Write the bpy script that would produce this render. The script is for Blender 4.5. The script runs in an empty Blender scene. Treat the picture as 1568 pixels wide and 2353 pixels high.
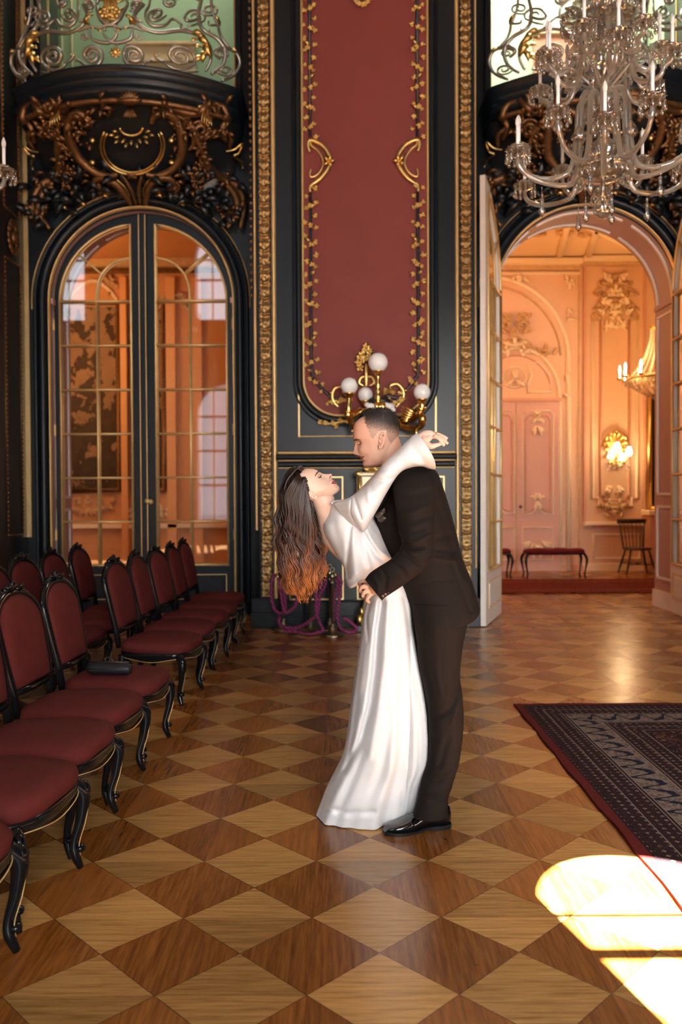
import bpy, math, random
from mathutils import Vector, Matrix
from math import pi, sin, cos, sqrt, radians, atan2, hypot
S = bpy.context.scene
COL = S.collection
random.seed(7)
# ---------------- camera ----------------
FPX = 1880.0
cam_d = bpy.data.cameras.new('camera'); cam = bpy.data.objects.new('camera', cam_d); COL.objects.link(cam)
S.camera = cam
PITCH = radians(1.14); ROLL = radians(0.3)
CAM = Vector((0, 0, 1.35))
fw = Vector((0, cos(PITCH), -sin(PITCH)))
r0 = Vector((1, 0, 0)); u0 = Vector((0, sin(PITCH), cos(PITCH)))
rt = r0*cos(ROLL) - u0*sin(ROLL); up = u0*cos(ROLL) + r0*sin(ROLL)
cam.matrix_world = Matrix(((rt.x, up.x, -fw.x, CAM.x), (rt.y, up.y, -fw.y, CAM.y), (rt.z, up.z, -fw.z, CAM.z), (0, 0, 0, 1)))
cam_d.sensor_fit = 'VERTICAL'; cam_d.sensor_height = 36.0; cam_d.lens = FPX/2353*36.0
cam_d.clip_start = 0.05; cam_d.clip_end = 200
cam_d.dof.use_dof = True; cam_d.dof.focus_distance = 3.3; cam_d.dof.aperture_fstop = 2.4
def P(x, y, Y):
    """point on the plane depth Y seen at picture position x, y"""
    d = fw*FPX + rt*(x-784) + up*(1176.5-y)
    return CAM + d*(Y/d.y)
# ---------------- world, sun, window light ----------------
W = bpy.data.worlds.new('world'); S.world = W; W.use_nodes = True
bg = W.node_tree.nodes['Background']; bg.inputs[0].default_value = (0.75, 0.87, 1.0, 1); bg.inputs[1].default_value = 3.0
def light(name, kind, loc, energy, color, **kw):
    d = bpy.data.lights.new(name, kind); d.energy = energy; d.color = color
    for k, v in kw.items(): setattr(d, k, v)
    o = bpy.data.objects.new(name, d); COL.objects.link(o); o.location = loc
    return o
sun = light('sun', 'SUN', (0, 0, 12), 420, (1, .93, .82), angle=radians(.16))
_sd = Vector((-.25, 1, -1.125)).normalized()
sun.rotation_euler = _sd.to_track_quat('-Z', 'Y').to_euler()
# windows of the wall behind the camera: centre x, half width, sill, spring height
BACKY = -4.2
WIN = [(-3.1, .95, .7, 3.6), (1.95, 1.15, .7, 3.6), (6.6, .95, .7, 3.6)]
WINUP = [(-8.1, .95, 6.3, 8.0), (-3.1, .95, 6.3, 8.0), (2.87, .48, 4.6, 7.74, .72), (6.6, .95, 6.3, 8.0)]
def win_light(n, x, w, z, h, e, col=(.86, .93, 1.0), tilt=0, spread=180):
    o = light(n, 'AREA', (x, BACKY-.45, z), e, col, shape='RECTANGLE', size=w, size_y=h)
    o.rotation_euler = (radians(90-tilt), 0, 0); o.data.spread = radians(spread)
win_light('window_daylight', -3.1, 1.9, 2.6, 3.6, 40, tilt=6)
win_light('window_daylight', 1.95, 2.3, 2.4, 3.0, 330, (1, .97, .94), 13, 98)
win_light('window_daylight', 6.6, 1.9, 2.6, 3.6, 190, (1, .96, .92), 6, 120)
win_light('window_daylight', -8.1, 1.9, 7.5, 2.4, 80)
win_light('window_daylight', -3.1, 1.9, 7.5, 2.4, 80)
win_light('window_daylight', 6.6, 1.9, 7.5, 2.4, 45)
S.view_settings.view_transform = 'Standard'; S.view_settings.look = 'None'
S.view_settings.exposure = -0.2; S.view_settings.gamma = 1.0; S.view_settings.use_curve_mapping = False
# ---------------- helpers ----------------
def lerp(a, b, t): return a+(b-a)*t
class MB:
    def __init__(s): s.v = []; s.f = []
    def add(s, vs, fs):
        n = len(s.v); s.v += [tuple(p) for p in vs]; s.f += [tuple(i+n for i in f) for f in fs]; return s
    def box(s, x0, x1, y0, y1, z0, z1):
        return s.add([(x, y, z) for x in (x0, x1) for y in (y0, y1) for z in (z0, z1)],
                     [(0, 1, 3, 2), (4, 6, 7, 5), (0, 4, 5, 1), (2, 3, 7, 6), (0, 2, 6, 4), (1, 5, 7, 3)])
    def loft(s, rings, cap=True, closed=True):
        n = len(rings[0]); vs = [p for r in rings for p in r]; fs = []
        for i in range(len(rings)-1):
            for j in range(n if closed else n-1):
                k = (j+1) % n
                fs.append((i*n+j, i*n+k, (i+1)*n+k, (i+1)*n+j))
        if cap and closed:
            fs.append(tuple(range(n-1, -1, -1))); fs.append(tuple((len(rings)-1)*n+j for j in range(n)))
        return s.add(vs, fs)
    def tube(s, pts, r, n=8, cap=True, flat=1.0, ref=None):
        pts = [Vector(p) for p in pts]; m = len(pts)
        if not hasattr(r, '__len__'): r = [r]*m
        rings = []; prev = None
        for i in range(m):
            t = (pts[min(i+1, m-1)]-pts[max(i-1, 0)])
            t = t.normalized() if t.length > 1e-9 else Vector((0, 0, 1))
            if prev is None:
                a = Vector(ref) if ref else (Vector((0, 1, 0)) if abs(t.y) < .9 else Vector((1, 0, 0)))
                prev = a
            nn = prev-t*prev.dot(t)
            nn = nn.normalized() if nn.length > 1e-6 else t.orthogonal().normalized()
            prev = nn; b = t.cross(nn)
            rings.append([pts[i]+nn*(r[i]*flat*cos(2*pi*k/n))+b*(r[i]*sin(2*pi*k/n)) for k in range(n)])
        return s.loft(rings, cap)
    def lathe(s, prof, n=16, c=(0, 0, 0), M=None, rib=0, nr=0):
        rings = []
        for (r, z) in prof:
            ring = []
            for k in range(n):
                a = 2*pi*k/n; rr = r*(1+rib*cos(nr*a))
                p = Vector((rr*cos(a), rr*sin(a), z))
                if M is not None: p = M @ p
                ring.append(p+Vector(c))
            rings.append(ring)
        return s.loft(rings, True)
    def ell(s, c, r, nu=12, nv=8, M=None):
        if not hasattr(r, '__len__'): r = (r, r, r)
        rings = []
        for i in range(nv+1):
            th = -pi/2+pi*i/nv; cc = max(cos(th), .02)
            ring = []
            for k in range(nu):
                p = Vector((r[0]*cc*cos(2*pi*k/nu), r[1]*cc*sin(2*pi*k/nu), r[2]*sin(th)))
                if M is not None: p = M @ p
                ring.append(p+Vector(c))
            rings.append(ring)
        return s.loft(rings, True)
    def leaf(s, p, d, nrm, L, wd, curl=.3, n=5):
        """curled leaf from p along d with face normal nrm"""
        p = Vector(p); d = Vector(d).normalized(); nrm = Vector(nrm).normalized(); b = d.cross(nrm).normalized()
        rows = []
        for i in range(n+1):
            t = i/n; w = wd*sin(pi*(.12+.88*t)**.8)*.5+1e-4; h = curl*L*sin(pi*t*.9)
            c = p+d*(L*t)+nrm*h
            rows.append([c-b*w, c+nrm*(w*.5), c+b*w, c-nrm*(w*.35)])
        return s.loft(rows, True)
    def map(s, fn): s.v = [tuple(fn(Vector(p))) for p in s.v]; return s
    def join(s, o, fn=None):
        return s.add([fn(Vector(p)) for p in o.v] if fn else o.v, o.f)
    def build(s, name, mat, parent=None, smooth=True, sub=0, bevel=0):
        me = bpy.data.meshes.new(name); me.from_pydata(s.v, [], s.f); me.validate(); me.update()
        if smooth:
            for p in me.polygons: p.use_smooth = True
        if mat: me.materials.append(mat)
        o = bpy.data.objects.new(name, me); COL.objects.link(o)
        if parent is not None: o.parent = parent
        if bevel:
            m = o.modifiers.new('b', 'BEVEL'); m.width = bevel; m.segments = 2; m.limit_method = 'ANGLE'
        if sub:
            m = o.modifiers.new('s', 'SUBSURF'); m.levels = sub; m.render_levels = sub
        return o
def empty(name, loc=(0, 0, 0), rz=0):
    o = bpy.data.objects.new(name, None); COL.objects.link(o); o.location = loc; o.rotation_euler = (0, 0, rz); return o
def tag(o, label=None, cat=None, group=None, kind=None):
    if label: o['label'] = label
    if cat: o['category'] = cat
    if group: o['group'] = group
    if kind: o['kind'] = kind
    return o
def struct(o): o['kind'] = 'structure'; return o
def copy_tree(o, parent=None):
    c = o.copy(); COL.objects.link(c)
    if parent is not None: c.parent = parent
    for ch in list(o.children): copy_tree(ch, c)
    return c
def cr(pts, n):
    """Catmull-Rom resample of a list of equal length tuples"""
    m = len(pts); out = []
    for i in range(n):
        u = i/(n-1)*(m-1); k = min(int(u), m-2); t = u-k
        p0 = pts[max(k-1, 0)]; p1 = pts[k]; p2 = pts[k+1]; p3 = pts[min(k+2, m-1)]
        out.append(tuple(.5*((2*b)+(c-a)*t+(2*a-5*b+4*c-d)*t*t+(-a+3*b-3*c+d)*t**3) for a, b, c, d in zip(p0, p1, p2, p3)))
    return out
# ---------------- materials ----------------
class NT:
    def __init__(s, name):
        s.m = bpy.data.materials.new(name); s.m.use_nodes = True; s.t = s.m.node_tree
        s.b = s.t.nodes['Principled BSDF']
    def n(s, typ, **kw):
        nd = s.t.nodes.new(typ)
        for k, v in kw.items(): setattr(nd, k, v)
        return nd
    def set(s, sock, v):
        if isinstance(v, bpy.types.NodeSocket): s.t.links.new(v, sock)
        else: sock.default_value = v
    def math(s, op, a, b=0.0, c=None):
        nd = s.n('ShaderNodeMath', operation=op); s.set(nd.inputs[0], a); s.set(nd.inputs[1], b)
        if c is not None: s.set(nd.inputs[2], c)
        return nd.outputs[0]
    def mix(s, f, a, b):
        nd = s.n('ShaderNodeMix', data_type='RGBA'); s.set(nd.inputs[0], f); s.set(nd.inputs[6], a); s.set(nd.inputs[7], b)
        return nd.outputs[2]
    def obj(s): return s.n('ShaderNodeTexCoord').outputs['Object']
    def mapp(s, v, scale=(1, 1, 1), rot=(0, 0, 0)):
        nd = s.n('ShaderNodeMapping'); s.set(nd.inputs[0], v); nd.inputs['Scale'].default_value = scale; nd.inputs['Rotation'].default_value = rot
        return nd.outputs[0]
    def noise(s, v, scale, detail=3, rough=.5):
        nd = s.n('ShaderNodeTexNoise'); s.set(nd.inputs['Vector'], v); nd.inputs['Scale'].default_value = scale
        nd.inputs['Detail'].default_value = detail; nd.inputs['Roughness'].default_value = rough
        return nd.outputs['Fac']
    def ramp(s, f, stops):
        nd = s.n('ShaderNodeValToRGB'); s.set(nd.inputs[0], f); e = nd.color_ramp.elements
        while len(e) < len(stops): e.new(.5)
        for i, (p, c) in enumerate(stops): e[i].position = p; e[i].color = c+(1,) if len(c) == 3 else c
        return nd.outputs[0]
    def bump(s, h, strength=.3, dist=.01):
        nd = s.n('ShaderNodeBump'); s.set(nd.inputs['Height'], h); nd.inputs['Strength'].default_value = strength; nd.inputs['Distance'].default_value = dist
        s.t.links.new(nd.outputs[0], s.b.inputs['Normal'])
    def p(s, **kw):
        for k, v in kw.items(): s.set(s.b.inputs[k.replace('_', ' ')], v)
        return s
def c4(c): return (c[0], c[1], c[2], 1.0)
def mat(name, col, rough=.5, metal=0.0, nscale=0, namt=.25, bump=0, bscale=60, bdist=.004, **kw):
    m = NT(name)
    if nscale:
        f = m.noise(m.obj(), nscale, 4)
        m.p(Base_Color=m.mix(f, c4([x*(1-namt) for x in col]), c4([min(1, x*(1+namt)) for x in col])))
    else: m.p(Base_Color=c4(col))
    m.p(Roughness=rough, Metallic=metal, **kw)
    if bump: m.bump(m.noise(m.obj(), bscale, 3), bump, bdist)
    return m.m
BLACK = mat('black_lacquer', (.0055, .0085, .0125), .36, nscale=2.2, namt=.35, bump=.06, bscale=9, bdist=.02, Specular_IOR_Level=.28)
BLACKD = mat('black_carved_wood', (.010, .012, .015), .32)
GOLD = mat('gold_leaf', (.82, .55, .20), .36, 1.0, nscale=18, namt=.3, bump=.25, bscale=70, bdist=.004)
OLDGOLD = mat('worn_carved_gilding', (.30, .185, .075), .36, .9, nscale=26, namt=.75, bump=.5, bscale=70, bdist=.006)
GOLDM = mat('gold_moulding', (.72, .50, .22), .42, .55, nscale=9, namt=.2)
BRONZE = mat('old_gilding', (.17, .085, .035), .42, .75, nscale=22, namt=.6, bump=.3, bscale=50, bdist=.006)
BRASS = mat('polished_brass', (.80, .50, .16), .2, 1.0)
OLDBRASS = mat('dull_brass', (.30, .27, .19), .28, 1.0, nscale=12)
IRON = mat('grey_wrought_iron', (.34, .31, .27), .32, .75)
WALLRED = mat('red_fabric_wall', (.160, .033, .028), .62, nscale=3, namt=.12, bump=.12, bscale=420, bdist=.002, Specular_IOR_Level=.25)
UPH = mat('red_velvet', (.088, .014, .013), .8, nscale=14, namt=.25, Specular_IOR_Level=.15)
CHWOOD = mat('black_lacquered_chair_wood', (.005, .0055, .007), .18, Specular_IOR_Level=.28)
PEACH = mat('peach_plaster', (.78, .53, .34), .6, nscale=5, namt=.06)
PEACHD = mat('salmon_plaster', (.66, .36, .23), .6, nscale=5, namt=.08)
STUC = mat('cream_stucco', (.90, .76, .54), .6)
STUCD = mat('ochre_stucco', (.62, .42, .22), .6, nscale=12, namt=.3)
PINKD = mat('pink_painted_door', (.66, .40, .31), .5, nscale=4, namt=.06)
WHITEP = mat('white_painted_wood', (.72, .66, .60), .45, nscale=6, namt=.06)
MAUVE = mat('mauve_painted_wood', (.40, .24, .21), .5)
GREEN = mat('green_wall', (.27, .38, .22), .7, nscale=1.5, namt=.12)
DARKRED = mat('dark_red_bench_velvet', (.10, .008, .010), .85, Specular_IOR_Level=.15)
DWOOD = mat('dark_brown_wood', (.03, .015, .01), .3)
OPAL = mat('white_opal_glass', (.83, .83, .82), .12)
PORC = mat('white_porcelain', (.75, .75, .74), .25)
ROPE = NT('magenta_rope')
_w = ROPE.n('ShaderNodeTexWave'); _w.inputs['Scale'].default_value = 14; _w.bands_direction = 'DIAGONAL'
ROPE.set(_w.inputs['Vector'], ROPE.obj())
ROPE.p(Base_Color=ROPE.mix(_w.outputs['Fac'], (.10, .008, .045, 1), (.27, .03, .13, 1)), Roughness=.85); ROPE = ROPE.m
def emis(name, col, st):
    m = NT(name); m.p(Base_Color=c4(col), Emission_Color=c4(col), Emission_Strength=st); return m.m
# panes: thin glass, clear from the front and mirroring at grazing angles
def glass_pane():
    m = NT('window_glass'); t = m.t; tr = m.n('ShaderNodeBsdfTransparent'); gl = m.n('ShaderNodeBsdfGlossy')
    gl.inputs['Roughness'].default_value = .02; gl.inputs['Color'].default_value = (1, 1, 1, 1)
    fr = m.n('ShaderNodeFresnel'); fr.inputs[0].default_value = 1.55
    f = m.math('MULTIPLY_ADD', fr.outputs[0], 1.0, .02)
    mx = m.n('ShaderNodeMixShader'); t.links.new(f, mx.inputs[0]); t.links.new(tr.outputs[0], mx.inputs[1]); t.links.new(gl.outputs[0], mx.inputs[2])
    t.links.new(mx.outputs[0], t.nodes['Material Output'].inputs[0]); return m.m
PANE = glass_pane()
def crystal(nm, TC, tl):
    m = NT(nm); t = m.t; tr = m.n('ShaderNodeBsdfTransparent'); gl = m.n('ShaderNodeBsdfGlossy')
    tr.inputs['Color'].default_value = TC
    gl.inputs['Roughness'].default_value = .04; gl.inputs['Color'].default_value = (1, .98, .95, 1)
    df = m.n('ShaderNodeBsdfTranslucent'); df.inputs['Color'].default_value = (.85, .80, .74, 1)
    lw = m.n('ShaderNodeLayerWeight'); lw.inputs[0].default_value = .45
    f = m.math('MULTIPLY_ADD', lw.outputs['Facing'], .55, .22)
    mx = m.n('ShaderNodeMixShader'); t.links.new(f, mx.inputs[0]); t.links.new(tr.outputs[0], mx.inputs[1]); t.links.new(gl.outputs[0], mx.inputs[2])
    m2 = m.n('ShaderNodeMixShader'); m2.inputs[0].default_value = tl; t.links.new(mx.outputs[0], m2.inputs[1]); t.links.new(df.outputs[0], m2.inputs[2])
    t.links.new(m2.outputs[0], t.nodes['Material Output'].inputs[0]); return m.m
CRYS = crystal('crystal_glass', (.66, .64, .61, 1), .10)
ARMG = crystal('frosted_rope_glass', (.72, .70, .68, 1), .42)
# parquet: square boards on the diagonal, light and dark by turns, each split through its middle
def parquet():
    m = NT('diagonal_parquet'); o = m.obj(); sp = m.n('ShaderNodeSeparateXYZ'); m.set(sp.inputs[0], o)
    p = m.math('DIVIDE', m.math('ADD', sp.outputs[0], .0993), .4125); q = m.math('DIVIDE', m.math('ADD', sp.outputs[1], -2.592), .406)
    a = m.math('ADD', p, q); b = m.math('SUBTRACT', p, q)
    fa = m.math('FLOOR', a); fb = m.math('FLOOR', b)
    par = m.math('ABSOLUTE', m.math('MODULO', m.math('ADD', fa, fb), 2.0))      # 0 light, 1 dark
    ra = m.math('SUBTRACT', a, fa); rb = m.math('SUBTRACT', b, fb)
    # half boards
    hl = m.math('GREATER_THAN', ra, rb)                       # above / below the X diagonal
    hd = m.math('GREATER_THAN', m.math('ADD', ra, rb), 1.0)
    cmb = m.n('ShaderNodeCombineXYZ'); m.set(cmb.inputs[0], fa); m.set(cmb.inputs[1], fb)
    m.set(cmb.inputs[2], m.math('ADD', m.math('MULTIPLY', m.math('SUBTRACT', 1.0, par), hl), m.math('MULTIPLY', par, hd)))
    wn = m.n('ShaderNodeTexWhiteNoise'); wn.noise_dimensions = '3D'; m.set(wn.inputs['Vector'], cmb.outputs[0]); rnd = wn.outputs['Value']
    cm2 = m.n('ShaderNodeCombineXYZ'); m.set(cm2.inputs[0], fa); m.set(cm2.inputs[1], fb)
    wn2 = m.n('ShaderNodeTexWhiteNoise'); m.set(wn2.inputs['Vector'], cm2.outputs[0])
    off = m.n('ShaderNodeVectorMath', operation='SCALE'); m.set(off.inputs[0], wn.outputs['Color']); off.inputs['Scale'].default_value = 7
    ad = m.n('ShaderNodeVectorMath', operation='ADD'); m.set(ad.inputs[0], o); m.set(ad.inputs[1], off.outputs[0])
    gx = m.noise(m.mapp(ad.outputs[0], (3, 55, 1)), 1.6, 6, .62); gy = m.noise(m.mapp(ad.outputs[0], (48, 3, 1)), 1.6, 6, .62)
    fx = m.noise(m.mapp(ad.outputs[0], (8, 130, 1)), 1.5, 2); fy = m.noise(m.mapp(ad.outputs[0], (130, 8, 1)), 1.5, 2)
    lt = m.ramp(gx, [(.28, (.23, .108, .028)), (.5, (.39, .205, .062)), (.72, (.49, .275, .094))])
    dk = m.ramp(gy, [(.28, (.115, .034, .006)), (.5, (.21, .072, .014)), (.74, (.30, .112, .024))])
    fine = m.mix(par, fx, fy)
    base = m.mix(par, lt, dk)
    v = m.math('MULTIPLY_ADD', rnd, .42, .78); v = m.math('MULTIPLY', v, m.math('MULTIPLY_ADD', wn2.outputs['Value'], .22, .86))
    v = m.math('MULTIPLY', v, m.math('MULTIPLY_ADD', fine, .5, .75))
    # gaps along the square edges and thin split lines
    ea = m.math('MINIMUM', m.math('MINIMUM', ra, m.math('SUBTRACT', 1.0, ra)), m.math('MINIMUM', rb, m.math('SUBTRACT', 1.0, rb)))
    gap = m.math('LESS_THAN', ea, .0055)
    sl = m.math('ABSOLUTE', m.math('SUBTRACT', ra, rb)); sd = m.math('ABSOLUTE', m.math('SUBTRACT', m.math('ADD', ra, rb), 1.0))
    spl = m.math('LESS_THAN', m.mix(par, sl, sd), .0035)
    v = m.math('MULTIPLY', v, m.math('SUBTRACT', 1.0, m.math('MULTIPLY', gap, .62)))
    v = m.math('MULTIPLY', v, m.math('SUBTRACT', 1.0, m.math('MULTIPLY', spl, .25)))
    # knots and scratches
    kn = m.noise(m.mapp(ad.outputs[0], (1, 1, 1)), 22, 1); v = m.math('MULTIPLY', v, m.math('SUBTRACT', 1.0, m.math('MULTIPLY', m.math('GREATER_THAN', kn, .80), .35)))
    hs = m.n('ShaderNodeVectorMath', operation='SCALE'); m.set(hs.inputs[0], base); m.set(hs.inputs['Scale'], v)
    m.p(Base_Color=hs.outputs[0], Roughness=m.math('MULTIPLY_ADD', rnd, .05, .24), Specular_IOR_Level=.36, Coat_Weight=.08, Coat_Roughness=.16)
    m.bump(m.math('SUBTRACT', 1.0, gap), .15, .001)
    return m.m
PARQ = parquet()
# ---------------- setting ----------------
WY = 9.3; WT = .65; PY = 8.4            # door wall front, its thickness, front of the piers
XL, XR = -2.245, 2.79                   # door centres
HALF = 1.03; ZS = 3.57                  # half opening and spring height
def bx(x0, x1, y0, y1, z0, z1): return MB().box(x0, x1, y0, y1, z0, z1)
struct(bx(-10, 9, BACKY-.3, 15, -.2, 0).build('floor', PARQ, smooth=False))
PLAST = mat('pale_ceiling_plaster', (.30, .26, .20), .8)
struct(bx(-10, 9, BACKY-.3, WY+WT, 9.6, 9.8).build('ceiling', PLAST, smooth=False))
def holed_wall(name, x0, x1, z0, z1, y0, y1, ops, m, n=24):
    """wall with arched openings (xc, half, sill, spring); rise = half"""
    b = MB(); xs = [x0]
    for (xc, h, si, sp, *ri) in sorted(ops):
        b.box(xs[-1], xc-h, y0, y1, z0, z1); xs.append(xc+h)
        if si > z0: b.box(xc-h, xc+h, y0, y1, z0, si)
        arc = [(xc-h*cos(pi*i/n), sp+(ri[0] if ri else h*.98)*sin(pi*i/n)) for i in range(n+1)]
        for i in range(n):
            (ax, az), (cx, cz) = arc[i], arc[i+1]
            b.add([(ax, y0, az), (cx, y0, cz), (cx, y0, z1), (ax, y0, z1), (ax, y1, az), (cx, y1, cz), (cx, y1, z1), (ax, y1, z1)],
                  [(0, 3, 2, 1), (4, 5, 6, 7), (0, 1, 5, 4)])
    b.box(xs[-1], x1, y0, y1, z0, z1)
    return struct(b.build(name, m, smooth=False))
holed_wall('wall_far', -10, 9, 0, 5.45, WY, WY+WT-.02, [(XL, HALF, 0, ZS), (XR, HALF, 0, ZS)], BLACK)
# gallery level: square openings behind the balconies
g = MB(); g.box(-10, XL-1.12, WY, WY+WT-.02, 5.45, 9.6); g.box(XL+1.12, XR-1.12, WY, WY+WT-.02, 5.45, 9.6); g.box(XR+1.12, 9, WY, WY+WT-.02, 5.45, 9.6)
struct(g.build('wall_gallery', BLACK, smooth=False))
holed_wall('wall_back', -10, 9, 0, 4.55, BACKY-.3, BACKY, WIN, BLACK)
holed_wall('wall_back_upper', -10, 9, 4.55, 9.6, BACKY-.3, BACKY, WINUP, BLACK)
struct(bx(-10.2, -10, BACKY-.3, 15, 0, 9.8).build('wall_left', BLACK, smooth=False))
struct(bx(9, 9.2, BACKY-.3, 15, 0, 9.8).build('wall_right', BLACK, smooth=False))
# glazing bars of the windows behind the camera
for i, (xc, h, si, sp, *ri) in enumerate(WIN+WINUP):
    b = MB(); z1 = sp+h
    if abs(xc-2.87) < .01:
        b.box(xc-h, xc+h, BACKY-.16, BACKY-.14, 7.66+.145, 7.66+.165); b.box(xc-h, xc+h, BACKY-.16, BACKY-.14, 7.44+.10, 7.44+.155)
    else:
        for k in range(1, 4): b.box(xc-h, xc+h, BACKY-.17, BACKY-.12, si+(sp-si)*k/3-.03, si+(sp-si)*k/3+.03)
        b.box(xc-.05, xc+.05, BACKY-.17, BACKY-.12, si, z1)
        for u in (-.5, .5): b.box(xc+u*h-.02, xc+u*h+.02, BACKY-.16, BACKY-.12, si, sp+h*.8)
    struct(b.build('window_%d' % (i+1), WHITEP, smooth=False))
# ---- pier faces and the deep pier at the left ----
pier = struct(bx(-.835, 1.40, PY, WY+.01, 0, 9.6).build('wall_pier', BLACK, smooth=False))
sp_ = struct(bx(-6.1, -3.56, PY-.03, WY+.01, 0, 9.6).build('wall_side', BLACKD, smooth=False))
struct(bx(4.10, 6.7, PY, WY+.01, 0, 9.6).build('wall_pier_right', BLACK, smooth=False))
TN = [0]
def trim(mb, m, smooth=False, **k):
    TN[0] += 1; return struct(mb.build('trim_%d' % TN[0], m, smooth=smooth, **k))
def PX(x, Y): return P(x, 1139, Y).x
def PZ(y, Y): return P(784, y, Y).z
def vstrip(px0, px1, y, Y, t, m, z0=0.28, z1=9.6):
    """rounded vertical moulding between two picture columns on the pier face"""
    x0, x1 = PX(px0, Y), PX(px1, Y); xc = (x0+x1)/2; h = (x1-x0)/2
    b = MB(); ring = [(xc-h*cos(a*pi/8), Y-t*sin(a*pi/8)) for a in range(9)]
    b.loft([[(x, yy, z) for x, yy in ring] for z in (z0, z1)], closed=False)
    return trim(b, m, True)
def hstrip(x0, x1, z0, z1, Y, t, m):
    zc = (z0+z1)/2; h = (z1-z0)/2; ring = [(zc-h*cos(a*pi/8), Y-t*sin(a*pi/8)) for a in range(9)]
    b = MB(); b.loft([[(x, yy, z) for z, yy in ring] for x in (x0, x1)], closed=False); return trim(b, m, True)
def carved(px0, px1, Y, z0, z1, t, m, seed=0, per=.16, flip=1):
    """relief strip of shells, leaves and pearls in a repeating run"""
    x0, x1 = PX(px0, Y), PX(px1, Y); w = x1-x0; b = MB()
    nu = 12; nz = int((z1-z0)/.008); rows = []
    for i in range(nz+1):
        z = z0+(z1-z0)*i/nz; row = []
        ph = (z/per) % 1.0; k = int(z/per); ed = .06*w*sin(2*pi*ph*2+k)
        for j in range(nu+1):
            u = j/nu; s = (u-.5)*2*flip
            d = hypot(s*.55, (ph-.5)*1.5); shell = max(0, 1-d*1.7)*(.55+.45*cos(14*atan2(ph-.15, s*.5)))
            d2 = hypot((abs(s)-.62)*.7, (ph-.08)*1.4); bud = max(0, 1-d2*3.2)
            d3 = hypot(s*.5, min(ph, 1-ph)*1.6); pearl = max(0, 1-d3*4.5)**.5
            edge = .45*(abs(s) > .78)*(.6+.4*cos(2*pi*z/.045))
            h = t*(.22+.75*shell+.55*bud+.6*pearl+edge)*(1-.9*max(0, abs(s)-.93)/.07)
            row.append((x0+u*w+(ed if j in (0, nu) else 0), Y-h, z))
        rows.append(row)
    b.loft(rows, closed=False); return trim(b, m, True)
carved(600, 625, PY, .32, 9.5, .055, OLDGOLD)
carved(1060, 1084, PY, .32, 9.5, .05, OLDGOLD, flip=-1)
vstrip(628, 638, 0, PY, .035, GOLDM)
vstrip(1047, 1056, 0, PY, .035, GOLDM)
vstrip(587, 593, 0, PY, .03, GOLDM, z0=1.0)
vstrip(1092, 1096, 0, PY, .02, GOLDM, z0=.6)
# small pearl row on the pier edge
b = MB()
z = 3.4
while z < 9.2:
    b.ell((PX(581, PY)+.004, PY+.0, z), (.016, .022, .02), 8, 5); z += .078
trim(b, BRONZE, True)
# raised black framing of the pier
xA, xB = PX(641, PY), PX(1045, PY)
b = MB(); b.box(xA-.19, xA-.175, PY-.03, PY, .3, 9.6)
def rrect(x0, x1, z0, z1, r, n=10, top=True):
    """outline, rounded at the foot (and at the head)"""
    pts = []
    for (cx, cz, a0) in ((x0+r, z0+r, pi), (x1-r, z0+r, 1.5*pi), (x1-r, z1-r, 0), (x0+r, z1-r, .5*pi)):
        for i in range(n+1):
            a = a0+.5*pi*i/n; pts.append((cx+r*cos(a), cz+r*sin(a)))
    return pts
def frame(pts, w, Y, t, m, prof=None):
    """moulding swept along a closed outline in the wall plane"""
    n = len(pts); rings = []
    for i in range(n):
        a, c, d = pts[i-1], pts[i], pts[(i+1) % n]
        t1 = Vector((c[0]-a[0], c[1]-a[1])); t2 = Vector((d[0]-c[0], d[1]-c[1]))
        tt = (t1.normalized() if t1.length > 1e-9 else t2.normalized())+(t2.normalized() if t2.length > 1e-9 else t1.normalized()); tt.normalize(); nn = Vector((-tt.y, tt.x))
        cs = max(.5, abs(tt.dot(t2.normalized())) if t2.length > 1e-9 else 1)
        rings.append([(c[0]+nn.x*w*(-cos(k*pi/6))/2/cs, Y-t*sin(k*pi/6), c[1]+nn.y*w*(-cos(k*pi/6))/2/cs) for k in range(7)])
    rings.append(rings[0]); b = MB(); b.loft(rings, closed=False); return trim(b, m, True)
px0, px1 = PX(700, PY), PX(985, PY); pz0 = PZ(955, PY)
PT = 9.0
o = rrect(px0, px1, pz0, PT, .36)
b = MB(); c = ((px0+px1)/2, (pz0+PT)/2)
b.add([(x, PY-.012, z) for x, z in o], [tuple(range(len(o)))]); red = trim(b, WALLRED)
frame(o, .03, PY, .045, GOLDM)
frame(rrect(px0-.045, px1+.045, pz0-.045, PT+.045, .40), .07, PY, .05, BLACK)
frame(rrect(px0-.10, px1+.10, pz0-.10, PT+.1, .44), .02, PY, .03, BLACK)
# gold line panel under the red panel
zq0, zq1 = PZ(1004, PY), PZ(905, PY); xq0, xq1 = PX(687, PY), PX(1004, PY)
hstrip(xq0, xq1, zq0, zq0+.014, PY, .014, GOLDM)
for x in (xq0, xq1-.014):
    b = MB(); b.box(x, x+.014, PY-.012, PY, zq0, zq1); trim(b, GOLDM)
for x in (xq0, xq1):
    b = MB(); b.box(x-.012 if x == xq0 else x, x if x == xq0 else x+.012, PY-.008, PY, zq0-.02, 9.4); trim(b, BLACK)
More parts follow.
